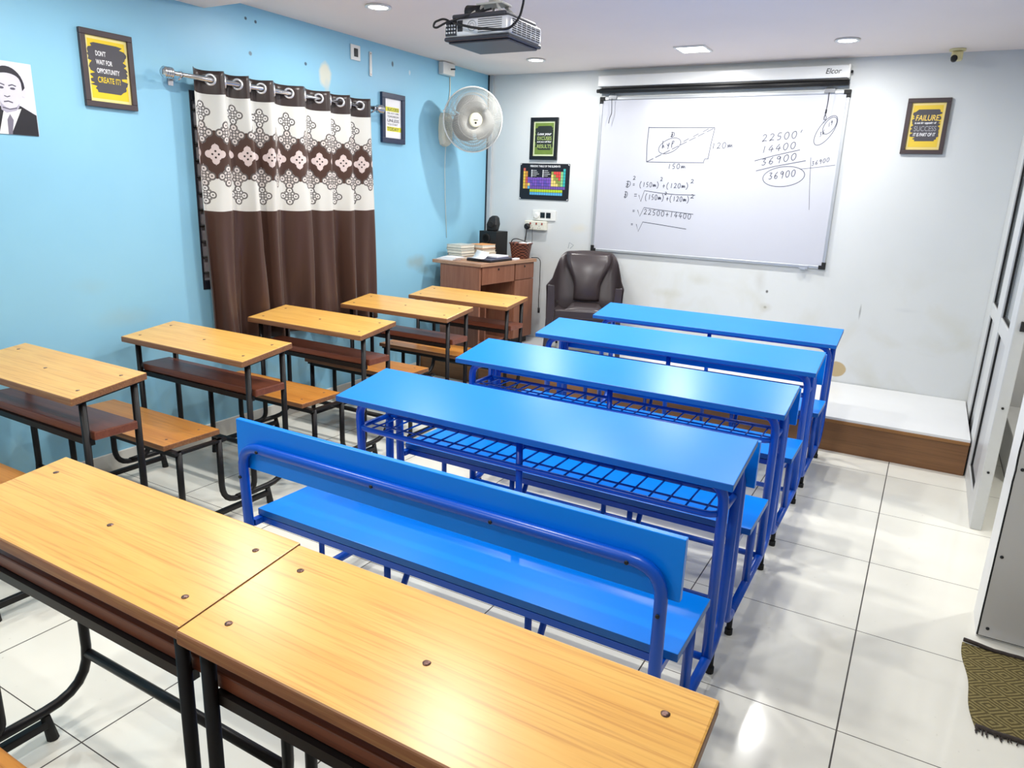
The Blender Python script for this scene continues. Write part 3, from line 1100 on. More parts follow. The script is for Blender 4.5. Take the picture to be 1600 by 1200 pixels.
# periodic table chart
t = thing('periodic_table_chart', 'black chart with coloured element squares above the switches', 'poster', (-2.978, BACK - 0.001, 1.594), ROT_BACK)
W, H = 0.478, 0.302
bm = newbm()
box(bm, -W / 2, W / 2, -H / 2, H / 2, 0, 0.006, bev=0.001)
link('board', bm, M_PBLACK, t)
bm = newbm()
cols = dict(r=(206, 92, 80), y=(228, 190, 70), o=(206, 140, 60), p=(120, 84, 180), q=(92, 76, 168), w=(232, 206, 120), l=(140, 150, 70), R=(212, 70, 66), g=(140, 196, 130), t=(50, 170, 170), L=(176, 204, 50), b=(90, 170, 214), v=(110, 80, 160))
keys = list(cols)
cmats = [mat('element_' + k + ('_cap' if k.isupper() else ''), cols[k], 0.5) for k in keys]
rows = ['r................t', 'yo..........lRRRgt', 'yo..........wlRRgt', 'yrppppppppppwllRgt', 'yrpqppqppqppwwllgt', 'yowpqpqqpqqpwwwlgt', 'yobvvvvvvvvvvvvvvv', '...LLLLLLLLLLLLLL.', '...bbbbbbbbbbbbbb.']
cw, ch = 0.0228, 0.0248
for r_, row in enumerate(rows):
    for c_, k in enumerate(row):
        if k == '.':
            continue
        x0 = -0.205 + c_ * cw
        y0 = 0.088 - r_ * ch - (0.001 if r_ > 6 else 0)
        rect2(bm, x0, x0 + cw * 0.9, y0, y0 + ch * 0.9, 0.0066, keys.index(k))
link('element_grid', bm, cmats, t)
text('lettering', 'PERIODIC TABLE OF THE ELEMENTS', 0.022, M_PWHITE, t, -0.14, 0.121, 0.0068, width=0.29, bold=0.0004)
bm = newbm()
for cxx in (-0.128, -0.018):
    for k in range(5):
        yy = 0.088 - k * 0.0145
        rect2(bm, cxx, cxx + 0.012, yy, yy + 0.009, 0.0066)
        rect2(bm, cxx + 0.016, cxx + 0.052 + 0.012 * ((k * 7) % 3), yy + 0.003, yy + 0.006, 0.0066)
for sx in (-1, 1):
    for sy in (-1, 1):
        poly2(bm, [(sx * (W / 2 - 0.004), sy * (H / 2 - 0.004)), (sx * (W / 2 - 0.017), sy * (H / 2 - 0.004)), (sx * (W / 2 - 0.004), sy * (H / 2 - 0.017))], 0.0066)
link('legend', bm, M_PWHITE, t)

# black and white portrait print
t = thing('portrait_print', 'black and white portrait of a man in suit and tie, unframed', 'poster', (LEFT + 0.001, -0.288, 1.822), ROT_LEFT)
W, H = 0.228, 0.300
bm = newbm()
box(bm, -W / 2, W / 2, -H / 2, H / 2, 0, 0.003)
link('sheet', bm, mat('portrait_background', (222, 220, 232), 0.45, var=0.06, vscale=6), t)
bm = newbm()
poly2(bm, [(-0.114, -0.150), (-0.114, -0.075), (-0.03, -0.035), (0.05, -0.028), (0.112, -0.062), (0.112, -0.150)], 0.0034, 0)
poly2(bm, [(-0.050, -0.150), (-0.022, -0.055), (0.028, -0.045), (0.052, -0.040), (-0.002, -0.150)], 0.0038, 1)
poly2(bm, [(-0.014, -0.150), (-0.012, -0.090), (0.002, -0.065), (0.014, -0.090), (0.002, -0.150)], 0.0042, 2)
link('suit', bm, [mat('portrait_suit', (24, 22, 30), 0.5), M_PWHITE, mat('portrait_tie', (120, 116, 132), 0.5)], t)
bm = newbm()
poly2(bm, [(-0.030, -0.050), (-0.010, -0.062), (0.030, -0.050), (0.044, -0.035), (0.050, 0.0), (-0.030, 0.0)], 0.0040, 1)
hx, hy = 0.008, 0.036
poly2(bm, [(hx + 0.060 * math.cos(a) * (1 - 0.18 * max(0, -math.sin(a))), hy + 0.080 * math.sin(a)) for a in [2 * PI * k / 30 for k in range(30)]], 0.0044, 0)
disc2(bm, hx + 0.062, hy - 0.010, 0.010, 0.0042, 0, 12, 0.018)
link('face', bm, [mat('portrait_skin', (214, 212, 224), 0.5, var=0.05, vscale=20), mat('portrait_neck', (176, 172, 190), 0.5)], t)
bm = newbm()
top_ = [(hx + 0.068 * math.cos(a), hy + 0.012 + 0.082 * math.sin(a)) for a in [PI * k / 16 for k in range(0, 17)]]
inn = [(hx + 0.056 * math.cos(a), hy - 0.002 + 0.068 * math.sin(a) ** 0.45) for a in [PI * k / 16 for k in range(16, -1, -1)]]
for k in range(16):
    poly2(bm, [top_[k], top_[k + 1], inn[15 - k], inn[16 - k]], 0.0048)
link('hair', bm, mat('portrait_hair', (30, 26, 40), 0.5), t)
bm = newbm()
for ex in (-0.020, 0.026):
    disc2(bm, ex, 0.040, 0.011, 0.0049, 0, 12, 0.005)
    ribbon2(bm, [(ex - 0.016, 0.050), (ex, 0.056), (ex + 0.015, 0.051)], 0.005, 0.0049)
ribbon2(bm, [(-0.012, 0.008), (0.0, 0.004), (0.012, 0.009)], 0.004, 0.0049)
ribbon2(bm, [(-0.016, -0.017), (0.002, -0.013), (0.020, -0.018)], 0.005, 0.0049)
ribbon2(bm, [(-0.024, -0.040), (0.004, -0.046), (0.034, -0.038)], 0.004, 0.0049)
link('features', bm, mat('portrait_shadow', (84, 80, 96), 0.5), t)

# ------------------------------------------------------------------ whiteboard
GLY = {
    '0': [[(0.5, 1), (0.15, 0.8), (0.05, 0.4), (0.25, 0.02), (0.6, 0.05), (0.82, 0.5), (0.7, 0.9), (0.45, 0.98)]],
    '1': [[(0.55, 1), (0.4, 0)]],
    '2': [[(0.1, 0.8), (0.4, 1), (0.75, 0.8), (0.5, 0.4), (0.05, 0.0), (0.4, 0.1), (0.85, 0.05)]],
    '3': [[(0.15, 0.95), (0.7, 0.95), (0.35, 0.55), (0.75, 0.4), (0.5, 0.02), (0.08, 0.1)]],
    '4': [[(0.6, 1), (0.05, 0.35), (0.9, 0.38)], [(0.65, 0.7), (0.5, -0.05)]],
    '5': [[(0.8, 1), (0.3, 0.95), (0.2, 0.55), (0.65, 0.5), (0.6, 0.1), (0.1, 0.0)]],
    '6': [[(0.7, 1), (0.25, 0.6), (0.12, 0.15), (0.5, 0.0), (0.72, 0.28), (0.35, 0.45), (0.18, 0.25)]],
    '9': [[(0.75, 0.8), (0.4, 1), (0.15, 0.7), (0.5, 0.55), (0.75, 0.85), (0.55, -0.1)]],
    'D': [[(0.15, 0.95), (0.75, 0.9), (0.85, 0.4), (0.4, 0.0), (0.1, 0.15), (0.55, 0.5), (0.1, 0.55)], [(0.4, 1.05), (0.35, 0.05)]],
    'm': [[(0.0, 0.05), (0.12, 0.62), (0.3, 0.1), (0.5, 0.62), (0.65, 0.1), (0.9, 0.55), (1.1, 0.05)]],
    'h': [[(0.15, 1.3), (0.1, 0.0), (0.35, 0.5), (0.55, 0.0)]],
    'y': [[(0.1, 0.5), (0.35, 0.05), (0.7, 0.5), (0.35, -0.5)]],
    'p': [[(0.2, 0.5), (0.1, -0.5), (0.25, 0.5), (0.7, 0.4), (0.3, 0.05)]],
    '(': [[(0.7, 1.2), (0.25, 0.6), (0.35, -0.1), (0.7, -0.3)]],
    ')': [[(0.2, 1.2), (0.65, 0.6), (0.5, 0.0), (0.15, -0.3)]],
    '+': [[(0.1, 0.4), (0.9, 0.45)], [(0.5, 0.8), (0.45, 0.0)]],
    '=': [[(0.1, 0.6), (0.8, 0.62)], [(0.1, 0.3), (0.8, 0.33)]],
    "'": [[(0.4, 1.1), (0.2, 0.7)]],
    ' ': [],
}
WX, WZ = -1.565, 1.652
WW, WH = 1.858, 1.222
t = thing('whiteboard', 'large whiteboard with aluminium rim and handwritten sums', 'whiteboard', (WX, BACK - 0.001, WZ), ROT_BACK)
bm = newbm()
box(bm, -WW / 2 + 0.012, WW / 2 - 0.012, -WH / 2 + 0.012, WH / 2 - 0.012, 0.0, 0.012)
link('surface', bm, M_WB, t)
for (x0, x1, y0, y1) in ((-WW / 2, WW / 2, WH / 2 - 0.024, WH / 2), (-WW / 2, WW / 2, -WH / 2, -WH / 2 + 0.024), (-WW / 2, -WW / 2 + 0.024, -WH / 2 + 0.024, WH / 2 - 0.024), (WW / 2 - 0.024, WW / 2, -WH / 2 + 0.024, WH / 2 - 0.024)):
    bm = newbm()
    box(bm, x0, x1, y0, y1, 0.0, 0.020, bev=0.005, seg=3)
    link('rim', bm, M_ALU, t)
for sx in (-1, 1):
    for sy in (-1, 1):
        bm = newbm()
        cxx, cyy = sx * WW / 2, sy * WH / 2
        xa, xb = sorted((cxx + sx * 0.002, cxx - sx * 0.045))
        ya, yb = sorted((cyy + sy * 0.002, cyy - sy * 0.026))
        box(bm, xa, xb, ya, yb, 0.0005, 0.0225, bev=0.003)
        xa, xb = sorted((cxx + sx * 0.002, cxx - sx * 0.026))
        ya, yb = sorted((cyy - sy * 0.026, cyy - sy * 0.050))
        box(bm, xa, xb, ya, yb, 0.0005, 0.0225, bev=0.003)
        link('corner_cap', bm, M_RUB, t)
bm = newbm()
ZI = 0.0124
rr_ = random.Random(5)


def ink(pts, w=0.0050):
    ribbon2(bm, [(x - WX, z - WZ) for x, z in pts], w, ZI)


def write(s, x0, z0, x1, z1, h, w=0.0050):
    n = max(1, len(s))
    for i, chx in enumerate(s):
        for st in GLYPH_CURVE(chx):
            out = []
            for (px, py) in st:
                tt = (i + px * 0.78) / n
                out.append((x0 + (x1 - x0) * tt, z0 + (z1 - z0) * tt + py * h))
            ink(out, w)


def GLYPH_CURVE(chx):
    res = []
    for st in GLY.get(chx, []):
        P = [Vector((a_, b2)) for a_, b2 in st]
        if len(P) < 3:
            res.append([(p.x, p.y) for p in P])
            continue
        out = []
        for i in range(len(P) - 1):
            p0, p1, p2, p3 = P[max(i - 1, 0)], P[i], P[i + 1], P[min(i + 2, len(P) - 1)]
            for k in range(4):
                u = k / 4
                q = 0.5 * ((2 * p1) + (p2 - p0) * u + (2 * p0 - 5 * p1 + 4 * p2 - p3) * u * u + (3 * p1 - p0 - 3 * p2 + p3) * u ** 3)
                out.append((q.x, q.y))
        out.append((P[-1].x, P[-1].y))
        res.append(out)
    return res


def ellipse(cxx, czz, a, b, ang, t0=0, t1=2 * PI, w=0.0046):
    ca, sa = math.cos(ang), math.sin(ang)
    ink([(cxx + a * math.cos(q) * ca - b * math.sin(q) * sa, czz + a * math.cos(q) * sa + b * math.sin(q) * ca) for q in [t0 + (t1 - t0) * k / 36 for k in range(37)]], w)


ink([(-2.066, 2.034), (-2.070, 1.90), (-2.063, 1.771)])
ink([(-2.066, 2.030), (-1.8, 2.026), (-1.545, 2.025)])
ink([(-1.545, 2.025), (-1.562, 1.91), (-1.574, 1.797)])
ink([(-2.063, 1.771), (-1.8, 1.770), (-1.60, 1.772)])
ink([(-1.606, 1.777), (-1.598, 1.800), (-1.574, 1.801)])
for k in range(8):
    u0 = k / 8 + 0.01
    u1 = u0 + 0.095
    ink([(-2.063 + 0.518 * u0, 1.771 + 0.253 * u0), (-2.063 + 0.518 * u1, 1.771 + 0.253 * u1)], 0.005)
for k in range(3):
    u0 = 0.55 + k * 0.14
    ink([(-2.063 + 0.518 * u0, 1.786 + 0.253 * u0), (-2.063 + 0.518 * (u0 + 0.08), 1.788 + 0.253 * (u0 + 0.08))])
link('diagram', bm, M_INK, t)
bm = newbm()
write('D', -1.885, 1.958, -1.84, 1.958, 0.036)
write('hyp', -1.945, 1.872, -1.835, 1.915, 0.045)
ellipse(-1.885, 1.893, 0.092, 0.050, 0.42)
write('120m', -1.556, 1.872, -1.395, 1.882, 0.042)
write('150m', -1.885, 1.722, -1.740, 1.726, 0.036)
write('D', -2.225, 1.570, -2.165, 1.572, 0.050)
write('2', -2.165, 1.632, -2.135, 1.632, 0.028)
write('= (150m)', -2.165, 1.578, -1.935, 1.580, 0.036)
write('2', -1.935, 1.628, -1.910, 1.628, 0.028)
write('+(120m)', -1.915, 1.575, -1.695, 1.580, 0.036)
write('2', -1.690, 1.618, -1.655, 1.618, 0.028)
write('D =', -2.232, 1.488, -2.105, 1.490, 0.050)
ink([(-2.105, 1.515), (-2.085, 1.464), (-2.060, 1.550), (-1.934, 1.536), (-1.80, 1.528), (-1.644, 1.529)])
write('(150m)', -2.052, 1.482, -1.885, 1.482, 0.040)
write('2', -1.890, 1.524, -1.865, 1.522, 0.022)
write('+(120m)', -1.875, 1.478, -1.680, 1.476, 0.038)
write('2', -1.680, 1.505, -1.640, 1.505, 0.028)
write('=', -2.150, 1.372, -2.118, 1.372, 0.034)
ink([(-2.105, 1.397), (-2.083, 1.347), (-2.052, 1.418), (-1.922, 1.405), (-1.644, 1.384)])
write('22500+14400', -2.050, 1.366, -1.650, 1.345, 0.040)
write('=', -2.155, 1.268, -2.125, 1.268, 0.028)
ink([(-2.107, 1.285), (-2.086, 1.226), (-2.053, 1.304), (-1.912, 1.291), (-1.689, 1.268)])
link('equations', bm, M_INK, t)
bm = newbm()
write("22500'", -1.190, 1.925, -0.885, 1.958, 0.048)
write('14400', -1.185, 1.845, -0.935, 1.882, 0.046)
write('36900', -1.175, 1.757, -0.920, 1.806, 0.046)
write('36900', -1.112, 1.660, -0.915, 1.690, 0.046)
ink([(-1.225, 1.790), (-1.089, 1.829), (-0.917, 1.870)])
ink([(-1.207, 1.719), (-1.079, 1.753), (-0.868, 1.796)])
ellipse(-1.007, 1.683, 0.145, 0.070, 0.12)
ink([(-0.837, 1.819), (-0.819, 1.625), (-0.800, 1.456)], 0.003)
ink([(-0.900, 1.737), (-0.772, 1.754), (-0.669, 1.769)], 0.003)
write('36900', -0.826, 1.762, -0.705, 1.795, 0.028, 0.0036)
link('addition', bm, M_INK, t)
bm = newbm()
ellipse(-0.764, 2.000, 0.110, 0.048, 1.05)
ellipse(-0.742, 2.032, 0.062, 0.034, 1.05)
write('36', -0.800, 1.955, -0.765, 1.985, 0.030, 0.0036)
write('19', -0.752, 2.02, -0.722, 2.045, 0.028, 0.0036)
link('circled_note', bm, M_INK, t)

for (xx, zz, lab, pts) in ((-2.385, 2.262, 'bulldog clip with bent cord at the top left of the whiteboard', [(0.0, -0.015, 0.02), (0.002, -0.06, 0.016), (0.006, -0.125, 0.016), (-0.008, -0.155, 0.016), (-0.016, -0.200, 0.016)]),
                           (-0.772, 2.262, 'bulldog clip with hanging cord at the top right of the whiteboard', [(0.0, -0.015, 0.02), (0.001, -0.075, 0.016), (-0.003, -0.13, 0.016), (-0.004, -0.168, 0.016)])):
    t2 = thing('bulldog_clip', lab, 'clip', (xx, BACK - 0.022, zz), ROT_BACK, group='clips on the whiteboard rim')
    bm = newbm()
    box(bm, -0.035, 0.035, -0.018, 0.012, 0.0005, 0.006, bev=0.002)
    tube(bm, [(-0.028, 0.012, 0.006), (-0.018, 0.026, 0.014), (0.018, 0.026, 0.014), (0.028, 0.012, 0.006)], 0.0028, 0.008, n=8)
    link('jaw', bm, mat('steel_clip', (130, 132, 136), 0.35, metal=0.6), t2)
    bm = newbm()
    tube(bm, pts, 0.0028, 0.02, n=6)
    if xx > -1:
        tube(bm, [(-0.003, -0.125, 0.016), (-0.004, -0.150, 0.016)], 0.0055, n=8)
        lp = [Vector((-0.004 + 0.008 * math.sin(2 * PI * k / 12), -0.180 + 0.014 * math.cos(2 * PI * k / 12), 0.016)) for k in range(12)]
        tube(bm, lp, 0.002, n=6, closed=True)
    link('cord', bm, mat('black_cord', (24, 24, 34), 0.6), t2)
t2 = thing('rim_clip', 'small silver clip on the lower right rim of the whiteboard', 'clip', (-0.784, BACK - 0.022, 1.046), ROT_BACK)
bm = newbm()
box(bm, -0.032, 0.032, -0.012, 0.014, 0.0005, 0.008, bev=0.002)
box(bm, -0.018, 0.018, -0.018, -0.004, 0.008, 0.014, bev=0.002)
link('plate', bm, M_ALU, t2)

# faint scribble on the wall beside the chair
bm = newbm()
ribbon2(bm, [(0.0, 0.0), (0.01, 0.05), (0.05, 0.03), (0.02, 0.0)], 0.006, 0.0)
tag(link('wall_scribble', bm, mat('pencil_grey', (150, 160, 168), 0.8), loc=(-2.715, BACK - 0.0008, 1.045), rot=ROT_BACK), 'faint pencil scribble on the white wall above the plastic chair', 'scribble')

# ------------------------------------------------------------------ projector screen above the whiteboard
SX0, SX1 = -2.50, -0.655
t = thing('projector_screen', 'rolled projector screen in a long white case above the whiteboard', 'screen', (SX0, BACK - 0.001, 2.335), ROT_BACK)
SWd = SX1 - SX0
bm = newbm()
box(bm, 0, SWd, 0.0, 0.082, 0.0, 0.075, bev=0.006)
link('case', bm, M_CASE, t)
bm = newbm()
tube(bm, [(0.015, -0.030, 0.050), (SWd + 0.004, -0.030, 0.050)], 0.019, n=14)
tube(bm, [(-0.012, -0.030, 0.050), (0.016, -0.030, 0.050)], 0.014, n=12)
link('roller_bar', bm, M_BLK, t)
bm = newbm()
box(bm, 0.03, SWd - 0.004, -0.012, 0.004, 0.036, 0.064)
link('screen_fabric', bm, M_BLK, t)
bm = newbm()
box(bm, SWd - 0.012, SWd + 0.003, -0.003, 0.085, -0.0, 0.078, bev=0.004)
link('end_cap', bm, M_WP, t)
bm = newbm()
lathe(bm, [(0.010, 0), (0.010, 0.012), (0.004, 0.014)], 12, center=(SWd + 0.003, 0.040, 0.04), axis='x')
link('knob', bm, M_BLK, t)
text('lettering', 'Elcor', 0.048, M_PBLACK, t, SWd - 0.155, 0.028, 0.0758, width=0.10, shear=0.2, bold=0.0003)

# ------------------------------------------------------------------ switches, sockets, small wall items
t = thing('switch_plate', 'white three-module switch plate below the periodic table chart', 'switch', (-2.962, BACK - 0.001, 1.312), ROT_BACK)
bm = newbm()
box(bm, -0.112, 0.112, -0.044, 0.044, 0, 0.010, bev=0.003)
link('plate', bm, M_WP, t)
for k, xx in enumerate((-0.012, 0.045)):
    bm = newbm()
    box(bm, xx - 0.022, xx + 0.022, -0.022, 0.024, 0.0102, 0.014, bev=0.002)
    link('module', bm, mat('black_switch_module', (20, 24, 28), 0.3), t)
bm = newbm()
lathe(bm, [(0.028, 0.0102), (0.026, 0.022), (0.020, 0.026)], 20, center=(-0.072, -0.004, 0))
link('dimmer_knob', bm, M_WP, t)
t = thing('socket_box', 'cream surface socket box with red switches, black plug in it', 'socket', (-3.028, BACK - 0.001, 1.222), ROT_BACK)
bm = newbm()
box(bm, -0.104, 0.104, -0.038, 0.040, 0, 0.045, bev=0.006)
link('box', bm, M_CREAM, t)
for xx in (-0.045, 0.015, 0.070):
    bm = newbm()
    box(bm, xx - 0.007, xx + 0.007, 0.008, 0.026, 0.0455, 0.049, bev=0.002)
    link('rocker', bm, mat('red_rocker', (150, 60, 50), 0.4), t)
bm = newbm()
for xx in (-0.030, 0.042):
    for (dx, dy) in ((0, 0.0), (-0.010, -0.016), (0.010, -0.016)):
        lathe(bm, [(0.003, 0.0450), (0.003, 0.0456)], 8, center=(xx + dx, dy - 0.004, 0))
link('socket_holes', bm, M_BLK, t)
t = thing('power_plug', 'round black plug in the left of the socket box, its lead hanging', 'plug', (-3.098, BACK - 0.047, 1.212), ROT_BACK)
bm = newbm()
lathe(bm, [(0.026, 0.0), (0.026, 0.02), (0.018, 0.032)], 18)
link('body', bm, M_BLK, t)
bm = newbm()
tube(bm, [(0, -0.02, 0.018), (0.0, -0.05, 0.02), (-0.004, -0.13, 0.03), (-0.02, -0.20, 0.055), (-0.05, -0.235, 0.08)], 0.005, 0.03, n=8)
link('lead', bm, M_BLK, t)
t = thing('charger_lead', 'thin dark lead dropping from the socket box into the basket', 'cable', (-3.05, BACK - 0.044, 1.20), ROT_BACK)
bm = newbm()
tube(bm, [(0, 0, 0), (0.004, -0.03, 0.012), (0.02, -0.09, 0.03), (0.025, -0.15, 0.06), (0.0, -0.2, 0.09)], 0.0022, 0.03, n=6)
link('wire', bm, M_BLK, t)

t = thing('switch_plate', 'small square white plate with dark centre high on the blue wall', 'switch', (LEFT + 0.001, 1.932, 2.369), ROT_LEFT)
bm = newbm()
box(bm, -0.046, 0.046, -0.048, 0.048, 0, 0.010, bev=0.003)
link('plate', bm, M_WP, t)
bm = newbm()
box(bm, -0.018, 0.020, -0.026, 0.026, 0.0102, 0.013, bev=0.002)
link('module', bm, mat('black_switch_module', (20, 24, 28), 0.3), t)
t = thing('conduit_strip', 'short grey vertical strip beside the square plate on blue wall', 'strip', (LEFT + 0.001, 2.086, 2.322), ROT_LEFT)
bm = newbm()
box(bm, -0.012, 0.012, -0.078, 0.078, 0, 0.008, bev=0.002)
link('channel', bm, M_ALUW, t)
bm = newbm()
for yy in (-0.066, 0.066):
    lathe(bm, [(0.004, 0.008), (0.003, 0.0095)], 8, center=(0, yy, 0))
link('screw', bm, M_SCREW, t)
t = thing('fan_switch_box', 'white box at the ceiling edge above the wall fan', 'box', (LEFT + 0.001, 2.972, 2.420), ROT_LEFT)
bm = newbm()
box(bm, -0.080, 0.080, -0.046, 0.046, 0, 0.05, bev=0.006)
link('housing', bm, M_WP, t)
bm = newbm()
tube(bm, [(0.02, 0.0, 0.0505), (0.03, 0.0, 0.085)], 0.006, n=8)
link('plug', bm, M_BLK, t)
t = thing('fan_lead', 'thin pale lead running from the ceiling box down behind the fan', 'cable', (LEFT + 0.001, 3.045, 2.37), ROT_LEFT)
bm = newbm()
tube(bm, [(0, 0.0, 0.005), (0.005, -0.12, 0.005), (-0.03, -0.22, 0.006)], 0.004, 0.05, n=6)
link('wire', bm, M_CREAM, t)

# ------------------------------------------------------------------ wall fan
t = thing('wall_fan', 'white wall-mounted fan with round wire guard near the back corner', 'fan', (LEFT + 0.001, 2.965, 1.965), ROT_LEFT)
bm = newbm()
prf = [(0.0, -0.130), (0.045, -0.115), (0.062, -0.07), (0.066, 0.0), (0.058, 0.09), (0.040, 0.125), (0.0, 0.132)]
lft = [(-x, y) for x, y in prf[1:-1]][::-1]
outl = prf + lft
lay = []
for (zz, sc) in ((0.0, 1.0), (0.035, 1.0), (0.055, 0.86)):
    lay.append([bm.verts.new((x * sc, y * sc, zz)) for x, y in outl])
for A, B in zip(lay, lay[1:]):
    for k in range(len(outl)):
        bm.faces.new((A[k], A[(k + 1) % len(outl)], B[(k + 1) % len(outl)], B[k]))
bm.faces.new(lay[0])
bm.faces.new(lay[-1])
link('wall_bracket', bm, M_CREAM, t)
bm = newbm()
lathe(bm, [(0.010, 0.0555), (0.010, 0.066), (0.006, 0.069)], 12, center=(0.025, -0.085, 0))
link('knob', bm, M_WP, t)
bm = newbm()
tube(bm, [(0.01, -0.128, 0.02), (0.01, -0.28, 0.012), (0.03, -0.55, 0.008), (0.06, -0.86, 0.006)], 0.0022, 0.1, n=6)
link('pull_cord', bm, M_CREAM, t)
# head: axis points into the room and a little towards the front-right of the room
hd = bpy.data.objects.new('fan_head', None)
bm = newbm()
tube(bm, [(0, 0.02, 0.05), (0.0, 0.06, 0.12), (-0.01, 0.075, 0.20)], 0.028, 0.03, n=12)
link('neck', bm, M_CREAM, t)
HC = Vector((-0.020, 0.070, 0.30))
HD = Vector((-0.62, -0.10, 0.78)).normalized()
HS = HD.cross(Vector((0, 1, 0))).normalized()
HU = HS.cross(HD).normalized()


def hp(a, b, c):
    return HC + HS * a + HU * b + HD * c


def hring(bm, R, c, r, n=40, tn=6):
    tube(bm, [hp(R * math.cos(2 * PI * k / n), R * math.sin(2 * PI * k / n), c) for k in range(n)], r, n=tn, closed=True)


FR = 0.240
bm = newbm()
rings_ = []
for (r, c) in ((0.02, -0.20), (0.065, -0.19), (0.075, -0.13), (0.075, -0.08), (0.05, -0.055)):
    rings_.append([bm.verts.new(hp(r * math.cos(2 * PI * k / 24), r * math.sin(2 * PI * k / 24), c)) for k in range(24)])
for A, B in zip(rings_, rings_[1:]):
    for k in range(24):
        f = bm.faces.new((A[k], A[(k + 1) % 24], B[(k + 1) % 24], B[k]))
        f.smooth = True
bm.faces.new(rings_[0])
bm.faces.new(rings_[-1])
link('motor', bm, M_CREAM, t)
M_WIRE = mat('pale_grey_wire', (188, 188, 182), 0.4, metal=0.0)
bm = newbm()
hring(bm, FR, 0.0, 0.0065, 48, 8)
link('rim', bm, M_WP, t)
for (nm, cc, sg) in (('front_guard', 0.055, 1), ('rear_guard', -0.055, -1)):
    bm = newbm()
    for k in range(150):
        a = 2 * PI * k / 150
        c, s = math.cos(a), math.sin(a)
        tube(bm, [hp(FR * c, FR * s, 0.004 * sg), hp(0.215 * c, 0.215 * s, cc * 0.72), hp(0.14 * c, 0.14 * s, cc), hp(0.055 * c, 0.055 * s, cc)], 0.0015, n=4)
    hring(bm, 0.14, cc, 0.0016, 36, 5)
    hring(bm, 0.195, cc * 0.78, 0.0016, 40, 5)
    link(nm, bm, M_WIRE, t)
bm = newbm()
for (r, c) in ():
    pass
A = [bm.verts.new(hp(0.054 * math.cos(2 * PI * k / 28), 0.054 * math.sin(2 * PI * k / 28), 0.052)) for k in range(28)]
B = [bm.verts.new(hp(0.054 * math.cos(2 * PI * k / 28), 0.054 * math.sin(2 * PI * k / 28), 0.060)) for k in range(28)]
C2 = [bm.verts.new(hp(0.046 * math.cos(2 * PI * k / 28), 0.046 * math.sin(2 * PI * k / 28), 0.066)) for k in range(28)]
for P_, Q_ in ((A, B), (B, C2)):
    for k in range(28):
        bm.faces.new((P_[k], P_[(k + 1) % 28], Q_[(k + 1) % 28], Q_[k]))
bm.faces.new(A)
bm.faces.new(C2)
hub = link('hub_badge', bm, mat('ivory_badge', (240, 236, 208), 0.4), t)
bm = newbm()
bm.faces.new([bm.verts.new(hp(0.009 * math.cos(2 * PI * k / 14), -0.020 + 0.008 * math.sin(2 * PI * k / 14), 0.0668)) for k in range(14)])
bm.faces.new([bm.verts.new(hp(a_, b2, 0.0668)) for a_, b2 in ((-0.018, -0.002), (0.018, -0.002), (0.018, 0.003), (-0.018, 0.003))])
link('badge_mark', bm, M_BLK, hub)
for q in range(3):
    bm = newbm()
    a0 = 2 * PI * q / 3 + 0.4
    top_, bot_ = [], []
    for k in range(13):
        u = k / 12
        a = a0 + u * 1.98
        ro = 0.185 * (0.80 + 0.2 * math.sin(PI * u))
        c0 = -0.028 + 0.05 * u
        top_.append([bm.verts.new(hp(r * math.cos(a), r * math.sin(a), c0 + 0.0)) for r in (0.035, 0.10, ro)])
    for A_, B_ in zip(top_, top_[1:]):
        for k in range(2):
            f = bm.faces.new((A_[k], A_[k + 1], B_[k + 1], B_[k]))
            f.smooth = True
    o = link('blade', bm, mat('grey_blade', (146, 148, 148), 0.4), t)
    so = o.modifiers.new('thickness', 'SOLIDIFY')
    so.thickness = 0.002
bm = newbm()
p0 = hp(FR + 0.004, 0.03, 0.0)
tube(bm, [hp(FR - 0.002, 0.050, -0.012), hp(FR + 0.003, 0.050, 0.016)], 0.009, n=8)
link('guard_clip', bm, M_WP, t)
bpy.data.objects.remove(hd)

# ------------------------------------------------------------------ ceiling projector
t = thing('projector', 'silver ceiling projector with black underside and looped cables', 'projector', (-1.66, 0.50, 2.086))
bm = newbm()
box(bm, -0.152, 0.150, 0.0, 0.270, 0.006, 0.074, bev=0.016, seg=4)
for f in bm.faces:
    f.smooth = True
link('body', bm, M_SILVER, t)
bm = newbm()
box(bm, -0.152, 0.150, 0.0, 0.270, -0.006, 0.010, bev=0.007, seg=3)
box(bm, -0.140, 0.138, 0.016, 0.255, -0.013, -0.006, bev=0.004, seg=3)
link('underside', bm, mat('charcoal_plastic', (54, 56, 66), 0.35, var=0.05), t)
bm = newbm()
box(bm, -0.120, 0.130, 0.006, 0.255, 0.074, 0.092, bev=0.008, seg=3)
link('top_cover', bm, M_DGREY, t)
bm = newbm()
for k in range(7):
    z0 = 0.018 + k * 0.0075
    box(bm, 0.010, 0.118, -0.0012, 0.0005, z0, z0 + 0.0022)
link('rear_vents', bm, M_VENT, t)
bm = newbm()
for k in range(7):
    z0 = 0.014 + k * 0.0078
    for q in range(6):
        y0 = 0.026 + q * 0.038
        box(bm, 0.1495, 0.1512, y0, y0 + 0.031, z0, z0 + 0.0042)
link('side_vents', bm, M_VENT, t)
bm = newbm()
box(bm, -0.142, -0.090, -0.0015, 0.002, 0.013, 0.068)
box(bm, -0.085, -0.062, -0.0015, 0.002, 0.026, 0.066)
pp = link('port_panel', bm, M_VENT, t)
bm = newbm()
for r_ in range(3):
    for c_ in range(4):
        lathe(bm, [(0.0038, -0.0015), (0.0038, -0.004), (0.002, -0.0045)], 8, center=(-0.135 + c_ * 0.0125, 0, 0.024 + r_ * 0.013), axis='y')
link('jacks', bm, M_SILVER, pp)
bm = newbm()
